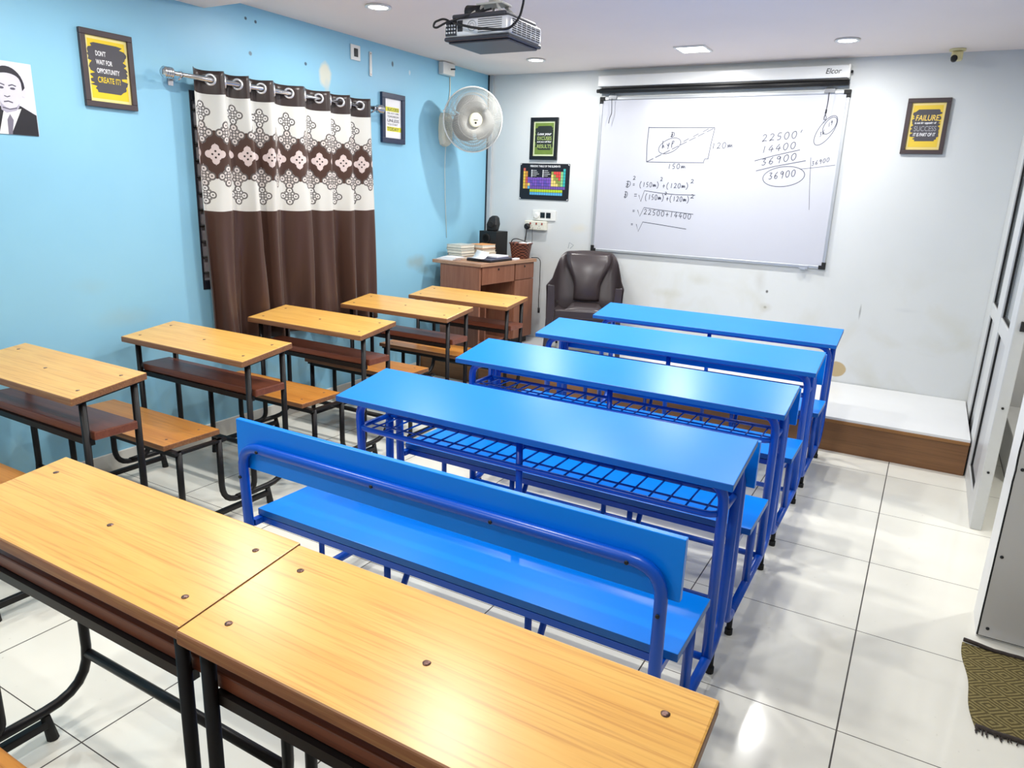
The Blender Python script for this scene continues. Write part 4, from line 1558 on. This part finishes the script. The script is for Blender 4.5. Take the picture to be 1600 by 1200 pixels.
tube(bm, [(-0.018 + 0.019 * math.cos(2 * PI * k / 24), -0.0012, 0.044 + 0.019 * math.sin(2 * PI * k / 24)) for k in range(24)], 0.0016, n=6, closed=True)
tube(bm, [(-0.018 + 0.010 * math.cos(2 * PI * k / 20), -0.0012, 0.044 + 0.010 * math.sin(2 * PI * k / 20)) for k in range(20)], 0.0012, n=6, closed=True)
link('round_emblem', bm, M_ALU, t)
bm = newbm()
lathe(bm, [(0.032, 0.262), (0.034, 0.286), (0.028, 0.288), (0.020, 0.278)], 20, center=(0.06, 0, 0.044), axis='y')
link('lens', bm, M_BLK, t)
bm = newbm()
for (dx, dy) in ((-0.075, 0.06), (0.085, 0.05), (-0.05, 0.21), (0.085, 0.21)):
    tube(bm, [(dx, dy, 0.09), (dx * 0.4, 0.13 + (dy - 0.13) * 0.4, 0.14)], 0.006, n=8)
    lathe(bm, [(0.011, 0.088), (0.011, 0.100)], 10, center=(dx, dy, 0))
box(bm, -0.06, 0.06, 0.09, 0.17, 0.138, 0.146, bev=0.002)
tube(bm, [(0, 0.13, 0.14), (0, 0.13, 0.300)], 0.022, n=14)
box(bm, -0.06, 0.06, 0.07, 0.19, 0.300, 0.309, bev=0.002)
link('ceiling_mount', bm, mat('cream_metal', (214, 212, 204), 0.4, var=0.03), t)
bm = newbm()
tube(bm, [(-0.105, 0.10, 0.118), (-0.040, 0.10, 0.112)], 0.026, n=14)
link('adapter', bm, M_BLK, t)
bm = newbm()
tube(bm, [(-0.11, -0.006, 0.060), (-0.13, -0.03, 0.072), (-0.175, -0.03, 0.062), (-0.182, -0.03, 0.044), (-0.165, -0.03, 0.040), (-0.12, -0.03, 0.056), (-0.09, -0.025, 0.062), (-0.02, 0.02, 0.092), (0.04, 0.05, 0.110)], 0.0042, 0.02, n=8)
tube(bm, [(-0.10, -0.01, 0.064), (-0.08, -0.03, 0.050), (0.02, -0.035, 0.026), (0.115, -0.03, 0.016), (0.155, -0.01, 0.018), (0.178, 0.03, 0.060), (0.180, 0.06, 0.14), (0.150, 0.08, 0.21), (0.12, 0.10, 0.305)], 0.0048, 0.03, n=8)
link('cables', bm, M_BLK, t)

# ------------------------------------------------------------------ ceiling lamps
def lamp_light(o, x, y, z, size, power, shape):
    ld = bpy.data.lights.new('lamp_light', 'AREA')
    ld.shape = shape
    ld.size = size
    ld.energy = power
    ld.color = LAMP_COLOR
    ld.spread = PI
    lo = bpy.data.objects.new('lamp_light', ld)
    COL.objects.link(lo)
    lo.parent = o
    lo.location = (0, 0, -0.012)


def ceil_z(y):
    return LOWCEIL if y < 0.75 else CEIL


RL = ['round recessed ceiling light over the curtain end of the left row', 'round recessed ceiling light in the back left, past the projector', 'round recessed ceiling light in the back right, above the end of the screen case',
      'round recessed ceiling light over the right ends of the blue desks', 'round recessed ceiling light over the left foreground desk',
      'round recessed ceiling light over the aisle beside the mat', 'round recessed ceiling light in the rear left of the room']
SQL = ['square recessed ceiling light in front of the whiteboard', 'square recessed ceiling light over the middle blue desks', 'square recessed ceiling light over the two foreground oak desks', 'square recessed ceiling light in the rear of the room']
for i, (x, y) in enumerate(ROUND_LAMPS):
    t = thing('ceiling_light', RL[i], 'light', (x, y, ceil_z(y)), group='round ceiling lights')
    bm = newbm()
    lathe(bm, [(0.052, -0.0005), (0.072, -0.002), (0.074, -0.008), (0.060, -0.011), (0.052, -0.006)], 28, cap=False)
    link('trim_ring', bm, M_WP, t)
    bm = newbm()
    lathe(bm, [(0.002, -0.004), (0.056, -0.004), (0.056, -0.007), (0.002, -0.007)], 28)
    link('diffuser', bm, M_LAMPGLASS, t)
    lamp_light(t, x, y, 0, 0.055, LAMP_ROUND_W * (1.0 if y > -0.3 else 0.7), 'DISK')
for i, (x, y) in enumerate(SQUARE_LAMPS):
    t = thing('ceiling_panel_light', SQL[i], 'light', (x, y, ceil_z(y)), group='square ceiling lights')
    bm = newbm()
    for (x0, x1, y0, y1) in ((-0.105, 0.105, 0.09, 0.105), (-0.105, 0.105, -0.105, -0.09), (-0.105, -0.09, -0.09, 0.09), (0.09, 0.105, -0.09, 0.09)):
        box(bm, x0, x1, y0, y1, -0.010, -0.0005, bev=0.002)
    link('trim_frame', bm, M_WP, t)
    bm = newbm()
    box(bm, -0.09, 0.09, -0.09, 0.09, -0.007, -0.003)
    link('diffuser', bm, M_LAMPGLASS, t)
    lamp_light(t, x, y, 0, 0.11, LAMP_SQUARE_W * (1.0 if y > 0 else 0.7), 'SQUARE')
# the corridor has its own light
t = thing('ceiling_light', 'round recessed ceiling light in the corridor beyond the doorway', 'light', (0.98, 1.7, CEIL))
bm = newbm()
lathe(bm, [(0.052, -0.0005), (0.072, -0.002), (0.074, -0.008), (0.060, -0.011), (0.052, -0.006)], 28, cap=False)
link('trim_ring', bm, M_WP, t)
bm = newbm()
lathe(bm, [(0.002, -0.004), (0.056, -0.004), (0.056, -0.007), (0.002, -0.007)], 28)
link('diffuser', bm, M_LAMPGLASS, t)
lamp_light(t, 0, 0, 0, 0.08, LAMP_ROUND_W * 1.1, 'DISK')

# ceiling camera
t = thing('security_camera', 'small yellowed security camera on the ceiling in the back right', 'camera', (-0.045, 3.54, CEIL))
bm = newbm()
lathe(bm, [(0.046, -0.0005), (0.046, -0.010), (0.038, -0.014)], 20)
link('base', bm, M_YCREAM, t)
bm = newbm()
box(bm, -0.030, 0.034, -0.030, 0.030, -0.070, -0.014, bev=0.012, seg=3)
link('housing', bm, M_YCREAM, t)
bm = newbm()
lathe(bm, [(0.019, 0.02), (0.019, -0.02), (0.014, -0.022), (0.006, -0.020)], 16, center=(-0.012, -0.030, -0.060), axis='y')
link('lens', bm, M_BLK, t)

# ------------------------------------------------------------------ teacher desk
PZ = 0.2225
TROT = -math.radians(4.6)
TLOC = (-2.995, 2.70, PZ)
t = thing('teacher_desk', 'teak teacher desk with drawers in the corner on the platform', 'desk', TLOC, (0, 0, TROT))
TL, TW, TH = 0.80, 0.50, 0.728
bm = newbm()
box(bm, -TW, 0, 0, TL, TH - 0.026, TH, bev=0.002)
link('top', bm, M_WALNUT_TOP, t)
bm = newbm()
box(bm, -TW + 0.08, -0.025, 0.012, 0.032, 0.0, TH - 0.0265)
link('side_panel', bm, M_WALNUT, t)
bm = newbm()
box(bm, -TW + 0.06, -TW + 0.075, 0.033, 0.50, 0.15, TH - 0.027)
link('back_panel', bm, M_WALNUT, t)
bm = newbm()
box(bm, -TW + 0.06, -0.040, 0.50, TL - 0.012, 0.055, TH - 0.0265)
link('cabinet', bm, M_WALNUT, t)
bm = newbm()
box(bm, -TW + 0.08, -0.060, 0.52, TL - 0.03, 0.0, 0.054)
link('plinth', bm, M_BLK, t)
bm = newbm()
box(bm, -0.038, -0.018, 0.040, 0.488, TH - 0.170, TH - 0.030, bev=0.001)
d = link('drawer', bm, M_WALNUT, t)
bm = newbm()
lathe(bm, [(0.009, -0.018), (0.009, -0.014), (0.005, -0.013)], 12, center=(0, 0.26, TH - 0.058), axis='x')
link('lock', bm, M_BLK, d)
bm = newbm()
box(bm, -0.038, -0.018, 0.504, TL - 0.016, TH - 0.165, TH - 0.030, bev=0.001)
d = link('drawer', bm, M_WALNUT, t)
bm = newbm()
lathe(bm, [(0.009, -0.018), (0.009, -0.014), (0.005, -0.013)], 12, center=(0, 0.64, TH - 0.058), axis='x')
link('lock', bm, M_BLK, d)
bm = newbm()
box(bm, -0.038, -0.018, 0.504, TL - 0.016, 0.060, TH - 0.170, bev=0.001)
d = link('cabinet_door', bm, M_WALNUT, t)
bm = newbm()
box(bm, -0.30, -0.10, 0.033, 0.48, 0.05, 0.066)
link('foot_shelf', bm, M_WALNUT, t)
bm = newbm()
box(bm, -TW + 0.09, -0.10, 0.20, 0.214, 0.066, 0.36)
link('inner_panel', bm, M_WALNUT, t)

# bag under the desk
bm = newbm()
lathe(bm, [(0.02, 0.0), (0.062, 0.005), (0.070, 0.06), (0.060, 0.12), (0.04, 0.15), (0.02, 0.16)], 16)
for v in bm.verts:
    v.co.x *= 0.9
    v.co.z += 0.008 * math.sin(40 * v.co.x + 20 * v.co.y)
TM = Matrix.Translation(TLOC) @ Matrix.Rotation(TROT, 4, 'Z')


def on_desk(x, y, z=TH):
    return TM @ Vector((x, y, z))


tag(link('cloth_bundle', bm, mat('pale_cloth', (206, 216, 212), 0.8, var=0.1, vscale=20), loc=on_desk(-0.19, 0.115, 0.0685), smooth=True), 'pale cloth bundle stored under the teacher desk', 'cloth')


def item(name, label, cat, x, y, z=TH, rz=0.0, group=None):
    return thing(name, label, cat, on_desk(x, y, z + 0.0006), (0, 0, TROT + rz), group)


def book(name, label, x, y, z, w, d, h, rz, cover, group):
    t2 = item(name, label, 'book', x, y, z, rz, group)
    bm = newbm()
    box(bm, -w / 2 + 0.004, w / 2 - 0.003, -d / 2 + 0.004, d / 2 - 0.004, 0.002, h - 0.002)
    link('pages', bm, M_PAGES, t2)
    bm = newbm()
    box(bm, -w / 2, w / 2, -d / 2, d / 2, 0, 0.0019)
    box(bm, -w / 2, w / 2, -d / 2, d / 2, h - 0.0019, h)
    box(bm, -w / 2, -w / 2 + 0.0035, -d / 2, d / 2, 0.0019, h - 0.0019)
    link('cover', bm, cover, t2)
    return t2


zz = TH
specs = [(0.022, (200, 202, 196), 'bottom grey book'), (0.020, (120, 124, 124), 'dark grey book second from bottom'), (0.024, (206, 206, 198), 'pale book in the middle'), (0.018, (170, 174, 168), 'grey book second from top'), (0.026, (188, 190, 182), 'thick top grey book')]
for k, (h, c, lab) in enumerate(specs):
    book('book', lab + ' of the left stack on the teacher desk', -0.418 + 0.003 * ((k * 5) % 3), 0.262 + 0.004 * ((k * 3) % 4), zz, 0.150, 0.185, h, 0.02 * ((k * 7) % 3 - 1), mat('book_cover_grey_%s' % 'abcde'[k], c, 0.6, var=0.06), 'books stacked at the left of the teacher desk')
    zz += h + 0.001
zz = TH
specs = [(0.020, (226, 222, 210), 'bottom cream book'), (0.024, (214, 206, 186), 'beige book second from bottom'), (0.022, (232, 226, 210), 'cream book third from bottom'), (0.012, (180, 130, 84), 'thin tan book under the orange one'), (0.030, (226, 158, 96), 'orange book on top')]
for k, (h, c, lab) in enumerate(specs):
    book('book', lab + ' of the right stack on the teacher desk', -0.352 + 0.004 * ((k * 5) % 3), 0.468 + 0.004 * ((k * 3) % 4), zz, 0.145, 0.190, h, 0.02 * ((k * 7) % 3 - 1), mat('book_cover_warm_%s' % 'abcde'[k], c, 0.6, var=0.06), 'books stacked in the middle of the teacher desk')
    zz += h + 0.001
rnd = random.Random(3)
for k in range(4):
    bm = newbm()
    w, d = 0.17 - 0.01 * k, 0.11
    box(bm, -w / 2, w / 2, -d / 2, d / 2, 0, 0.006)
    o = link('paper_pad', bm, M_PAPER, None, loc=on_desk(-0.390 + 0.012 * k, 0.078 + 0.006 * k, TH + 0.0006 + 0.0065 * k), rot=(0, 0, TROT + rnd.uniform(-0.12, 0.12)))
    tag(o, ['bottom', 'second', 'third', 'top'][k] + ' pad of the loose white pads on the desk near end', 'paper', 'paper pads on the teacher desk')
t2 = item('laptop', 'closed black laptop on the teacher desk, papers on its lid', 'laptop', -0.137, 0.295, TH, 0.03)
bm = newbm()
box(bm, -0.118, 0.118, -0.16, 0.16, 0.0, 0.014, bev=0.004)
link('base', bm, M_BLK, t2)
bm = newbm()
box(bm, -0.118, 0.118, -0.16, 0.16, 0.0145, 0.024, bev=0.004)
link('lid', bm, mat('slate_lid', (70, 74, 92), 0.35, var=0.05), t2)
t2 = item('notebook', 'navy-covered notebook lying on the laptop lid', 'book', -0.130, 0.350, TH + 0.0246, 0.10)
bm = newbm()
box(bm, -0.08, 0.08, -0.10, 0.10, 0.0, 0.004)
link('cover', bm, M_NAVY, t2)
bm = newbm()
box(bm, -0.077, 0.078, -0.098, 0.098, 0.0042, 0.016)
link('pages', bm, M_PAPER, t2)
t2 = item('paper_sheet', 'white sheet curling up from the laptop lid', 'paper', -0.150, 0.185, TH + 0.0246, 0.0)
bm = newbm()
prev = None
for k in range(13):
    u = k / 12
    y = -0.055 + 0.10 * u
    zc = 0.001 + 0.11 * max(0, u - 0.3) ** 1.8
    row = [bm.verts.new((-0.07, y, zc)), bm.verts.new((0.07, y - 0.02, zc * 0.8 + 0.0004))]
    if prev:
        f = bm.faces.new((prev[0], prev[1], row[1], row[0]))
        f.smooth = True
    prev = row
o = link('sheet', bm, M_PAPER, t2)
so = o.modifiers.new('thickness', 'SOLIDIFY')
so.thickness = 0.0008
t2 = item('eraser_block', 'small white block beside the basket on the teacher desk', 'eraser', -0.040, 0.53, TH, 0.2)
bm = newbm()
box(bm, -0.02, 0.02, -0.045, 0.045, 0, 0.014, bev=0.003)
link('block', bm, M_PAPER, t2)

# subwoofer and satellite speaker
t2 = item('subwoofer', 'black subwoofer box behind the books on the teacher desk', 'speaker', -0.378, 0.672, TH, 0.0)
bm = newbm()
box(bm, -0.092, 0.092, -0.085, 0.085, 0.006, 0.215, bev=0.004)
link('cabinet', bm, M_BLK, t2)
bm = newbm()
lathe(bm, [(0.040, -0.086), (0.046, -0.089), (0.040, -0.091), (0.030, -0.086)], 20, center=(-0.02, 0, 0.150), axis='y')
link('port', bm, M_RUB, t2)
bm = newbm()
for (dx, dy) in ((-0.07, -0.065), (0.07, -0.065), (-0.07, 0.065), (0.07, 0.065)):
    lathe(bm, [(0.012, 0), (0.012, 0.0062)], 10, center=(dx, dy, 0))
link('foot', bm, M_RUB, t2)
t2 = item('satellite_speaker', 'small black tilted speaker standing on the subwoofer', 'speaker', -0.390, 0.672, TH + 0.2155, 0.25)
bm = newbm()
lay = []
for (zz_, w, d, off) in ((0.0, 0.040, 0.045, 0.0), (0.055, 0.046, 0.050, 0.006), (0.11, 0.034, 0.040, 0.014), (0.128, 0.016, 0.025, 0.018)):
    lay.append([bm.verts.new((off * 0.6 + sx * w, off + sy * d, zz_)) for sx, sy in ((-1, -1), (1, -1), (1, 1), (-1, 1))])
for A, B in zip(lay, lay[1:]):
    for k in range(4):
        bm.faces.new((A[k], A[(k + 1) % 4], B[(k + 1) % 4], B[k]))
bm.faces.new(lay[0])
bm.faces.new(lay[-1])
o = link('cabinet', bm, M_BLK, t2)
bv = o.modifiers.new('soft_edges', 'BEVEL')
bv.width = 0.008
bv.segments = 3
bm = newbm()
lathe(bm, [(0.026, -0.050), (0.028, -0.055), (0.020, -0.053)], 16, center=(0.002, 0, 0.055), axis='y')
link('driver', bm, M_RUB, t2)

# basket with cables
t2 = item('wicker_basket', 'brown woven basket of cables at the far end of the desk', 'basket', -0.105, 0.700, TH)
bm = newbm()
lathe(bm, [(0.062, 0.0), (0.066, 0.004), (0.082, 0.118), (0.086, 0.124), (0.084, 0.130), (0.078, 0.124), (0.060, 0.010)], 24, cap=False)
bm.faces.new([bm.verts.new((0.062 * math.cos(2 * PI * k / 24), 0.062 * math.sin(2 * PI * k / 24), 0.008)) for k in range(24)])
for v in bm.verts:
    a = math.atan2(v.co.y, v.co.x)
    s = 1.0 / max(abs(math.cos(a)), abs(math.sin(a))) ** 0.45
    v.co.x *= s
    v.co.y *= s
link('body', bm, M_WICKER, t2)
bm = newbm()
tube(bm, [(0.094 * math.cos(2 * PI * k / 28) / max(abs(math.cos(2 * PI * k / 28)), abs(math.sin(2 * PI * k / 28))) ** 0.45 * 0.93, 0.094 * math.sin(2 * PI * k / 28) / max(abs(math.cos(2 * PI * k / 28)), abs(math.sin(2 * PI * k / 28))) ** 0.45 * 0.93, 0.127) for k in range(28)], 0.006, n=6, closed=True)
link('braided_rim', bm, M_WICKER, t2)
t2 = item('cable_loop', 'dark cable looped over the rim of the wicker basket', 'cable', -0.105, 0.700, TH + 0.13)
bm = newbm()
tube(bm, [(-0.090, -0.02, -0.03), (-0.085, -0.02, 0.020), (-0.04, -0.02, 0.036), (0.03, 0.0, 0.018), (0.07, 0.01, 0.0)], 0.004, 0.03, n=8)
link('wire', bm, M_BLK, t2)
t2 = item('paper_slip', 'white slip sticking out of the wicker basket', 'paper', -0.060, 0.700, TH + 0.122, 0.2)
bm = newbm()
box(bm, -0.04, 0.04, -0.05, 0.05, 0.006, 0.014, bev=0.002)
link('slip', bm, M_PAPER, t2)
t2 = thing('hanging_lead', 'black lead with an end connector hanging beside the teacher desk', 'cable', on_desk(0.012, 0.80, TH + 0.003))
bm = newbm()
tube(bm, [(-0.05, -0.03, 0.004), (0.0, 0.0, 0.006), (0.018, 0.012, -0.02), (0.020, 0.014, -0.22), (0.016, 0.014, -0.36), (0.022, 0.014, -0.45)], 0.0035, 0.03, n=6)
link('wire', bm, M_BLK, t2)
bm = newbm()
tube(bm, [(0.022, 0.014, -0.43), (0.022, 0.014, -0.475)], 0.010, n=8)
link('connector', bm, M_BLK, t2)
bm = newbm()
tube(bm, [(0, 0, 0.0), (0.10, -0.10, -0.155)], 0.010, n=8)
tag(link('leaning_rod', bm, M_BLK, loc=(-2.80, 3.60, PZ + 0.17)), 'short black rod leaning on the platform between desk and chair', 'rod')

# ------------------------------------------------------------------ moulded plastic chair
t = thing('plastic_armchair', 'dark brown moulded plastic armchair under the whiteboard', 'chair', (-2.33, 3.22, PZ), (0, 0, math.radians(22)))
SEATZ = 0.42
# shell: back and arms in one sweep
bm = newbm()
NS = 41
rowsN = 13
gridc = []


def sm(x):
    x = max(0.0, min(1.0, x))
    return x * x * (3 - 2 * x)


for i in range(NS):
    s = -1 + 2 * i / (NS - 1)
    a = abs(s)
    # plan path: arms run forward, back closes the U
    if a < 0.40:
        u = a / 0.40
        px, py = 0.205 * u, 0.245 - 0.015 * u * u
    elif a < 0.56:
        u = (a - 0.40) / 0.16
        px, py = 0.205 + 0.060 * math.sin(u * PI / 2), 0.230 - 0.085 * (1 - math.cos(u * PI / 2))
    else:
        u = (a - 0.56) / 0.44
        px, py = 0.265 + 0.022 * u, 0.145 - 0.36 * u
    px *= 1 if s >= 0 else -1
    # top edge: high back, shoulders falling to the arm rests
    if a < 0.36:
        zt_ = 0.830 - 0.012 * (a / 0.36) ** 2
    elif a < 0.62:
        zt_ = 0.818 - 0.205 * sm((a - 0.36) / 0.26)
    else:
        zt_ = 0.613 - 0.020 * (a - 0.62) / 0.38
    zb = 0.330
    col = []
    for j in range(rowsN):
        v = j / (rowsN - 1)
        z = zb + (zt_ - zb) * v
        lean = 0.10 * max(0.0, (z - 0.42) / 0.41) * (1 - sm((a - 0.35) / 0.3))
        k = 1.0 + 0.06 * (z - 0.42)
        narrow = 1.0 - 0.10 * max(0, (z - 0.60) / 0.23) * (1 if a < 0.62 else 0)
        flare = (0.020 if a < 0.5 else 0.006) * (v ** 6)
        col.append(bm.verts.new((px * k * narrow + (flare if s > 0 else -flare) * (a > 0.3), py + lean + (flare if a < 0.45 else 0), z)))
    gridc.append(col)
for i in range(NS - 1):
    for j in range(rowsN - 1):
        f = bm.faces.new((gridc[i][j], gridc[i + 1][j], gridc[i + 1][j + 1], gridc[i][j + 1]))
        f.smooth = True
o = link('shell', bm, M_CHAIR, t)
so = o.modifiers.new('thickness', 'SOLIDIFY')
so.thickness = 0.008
bv = o.modifiers.new('sub', 'SUBSURF')
bv.levels = 1
bv.render_levels = 2
# centre back panel standing proud of the shell
bm = newbm()
prev = None
for j in range(17):
    v = j / 16
    z = 0.425 + 0.385 * v
    w = 0.105 + 0.080 * sm((v - 0.30) / 0.6)
    y = 0.205 + 0.10 * max(0.0, (z - 0.42) / 0.41) - 0.034 * math.sin(PI * min(1, v * 1.05)) ** 0.7
    row = []
    for q in range(9):
        u = -1 + 2 * q / 8
        row.append(bm.verts.new((w * u, y + 0.018 * u * u, z)))
    if prev:
        for q in range(8):
            f = bm.faces.new((prev[q], prev[q + 1], row[q + 1], row[q]))
            f.smooth = True
    prev = row
o = link('back_panel', bm, M_CHAIR, t)
so = o.modifiers.new('thickness', 'SOLIDIFY')
so.thickness = 0.012
so.offset = 0.0
bm = newbm()
prev = None
for j in range(13):
    v = j / 12
    y = -0.225 + 0.45 * v
    row = []
    for q in range(13):
        u = -1 + 2 * q / 12
        w = 0.225 + 0.03 * v * (1 - v) * 2
        z = 0.432 - 0.060 * sm((abs(u) - 0.46) / 0.16) * sm(v / 0.2) * (1 - 0.4 * sm((abs(u) - 0.85) / 0.15)) - 0.022 * v - (0.03 * (1 - v / 0.12) ** 2 if v < 0.12 else 0)
        row.append(bm.verts.new((w * u, y, z)))
    if prev:
        for q in range(12):
            f = bm.faces.new((prev[q], prev[q + 1], row[q + 1], row[q]))
            f.smooth = True
    prev = row
o = link('seat', bm, M_CHAIR, t)
so = o.modifiers.new('thickness', 'SOLIDIFY')
so.thickness = 0.012
bm = newbm()
box(bm, -0.222, 0.222, -0.236, -0.222, 0.300, 0.404, bev=0.005)
box(bm, -0.215, 0.215, -0.241, -0.236, 0.345, 0.352, bev=0.001)
link('apron', bm, M_CHAIR, t)
for sx in (-1, 1):
    for (y0, y1) in ((-0.215, -0.245), (0.20, 0.25)):
        bm = newbm()
        lay = []
        for (z, k, x_, w) in ((0.592 if y0 < 0 else 0.42, 0.0, 0.270, 0.050), (0.40, 0.30, 0.268, 0.060), (0.20, 0.65, 0.282, 0.044), (0.0, 1.0, 0.298, 0.032)):
            y = y0 + (y1 - y0) * k
            th = 0.012
            lay.append([bm.verts.new((sx * (x_ + dx), y + dy, z)) for dx, dy in ((-w * 0.7, -th), (w * 0.3, -th), (w * 0.3, w), (w * 0.3 - th, w), (w * 0.3 - th, th), (-w * 0.7, th))])
        for A, B in zip(lay, lay[1:]):
            for k in range(6):
                f = bm.faces.new((A[k], A[(k + 1) % 6], B[(k + 1) % 6], B[k]))
        bm.faces.new(lay[0])
        bm.faces.new(lay[-1])
        link('leg', bm, M_CHAIR, t)

# ------------------------------------------------------------------ door mat
t = thing('door_mat', 'olive diamond-pattern mat with frayed dark ends by the panel', 'mat', (0.35, 0.245, 0))
MW, MD = 0.70, 0.475
bm = newbm()
nx, ny = 40, 28
gm = []
for i in range(nx + 1):
    col = []
    for j in range(ny + 1):
        u, v = i / nx, j / ny
        x = MW * u + (-0.006 * math.sin(v * 9) if i == 0 else 0) + 0.02 * (0.5 - v) * (1 - u)
        y = MD * v - 0.012 * u
        x -= 0.006 * math.sin(PI * v) * (1 - u)
        z = 0.006 + 0.0012 * math.sin(13 * u + 4 * v) + (0.006 * max(0, 1 - (u + (1 - v)) * 9))
        col.append(bm.verts.new((x, y, z)))
    gm.append(col)
for i in range(nx):
    for j in range(ny):
        f = bm.faces.new((gm[i][j], gm[i + 1][j], gm[i + 1][j + 1], gm[i][j + 1]))
        f.smooth = True
o = link('weave', bm, M_MAT, t)
so = o.modifiers.new('thickness', 'SOLIDIFY')
so.thickness = 0.005
M_FRAY = mat('dark_fringe', (66, 58, 54), 0.95, var=0.3, vscale=120)
for v in (0.0, 1.0):
    bm = newbm()
    rnd = random.Random(int(v * 10) + 2)
    x0 = 0.02 * (0.5 - v)
    pts = [(x0 + MW * k / 30, MD * v - 0.012 * k / 30 + (-0.006 if v == 0 else 0.006) + rnd.uniform(-0.002, 0.002), 0.008 + (0.010 * max(0, 1 - k / 4) if v else 0)) for k in range(31)]
    tube(bm, pts, 0.0075, n=6)
    for k in range(60):
        x = x0 + MW * rnd.random() ** (1.6 if v == 0 else 1)
        if v == 0:
            tube(bm, [(x, -0.010, 0.008), (x + rnd.uniform(-0.008, 0.008), -0.020 - rnd.random() * (0.018 if x < 0.12 else 0.004), 0.004)], 0.0018, n=4)
    link('fringe', bm, M_FRAY, t)
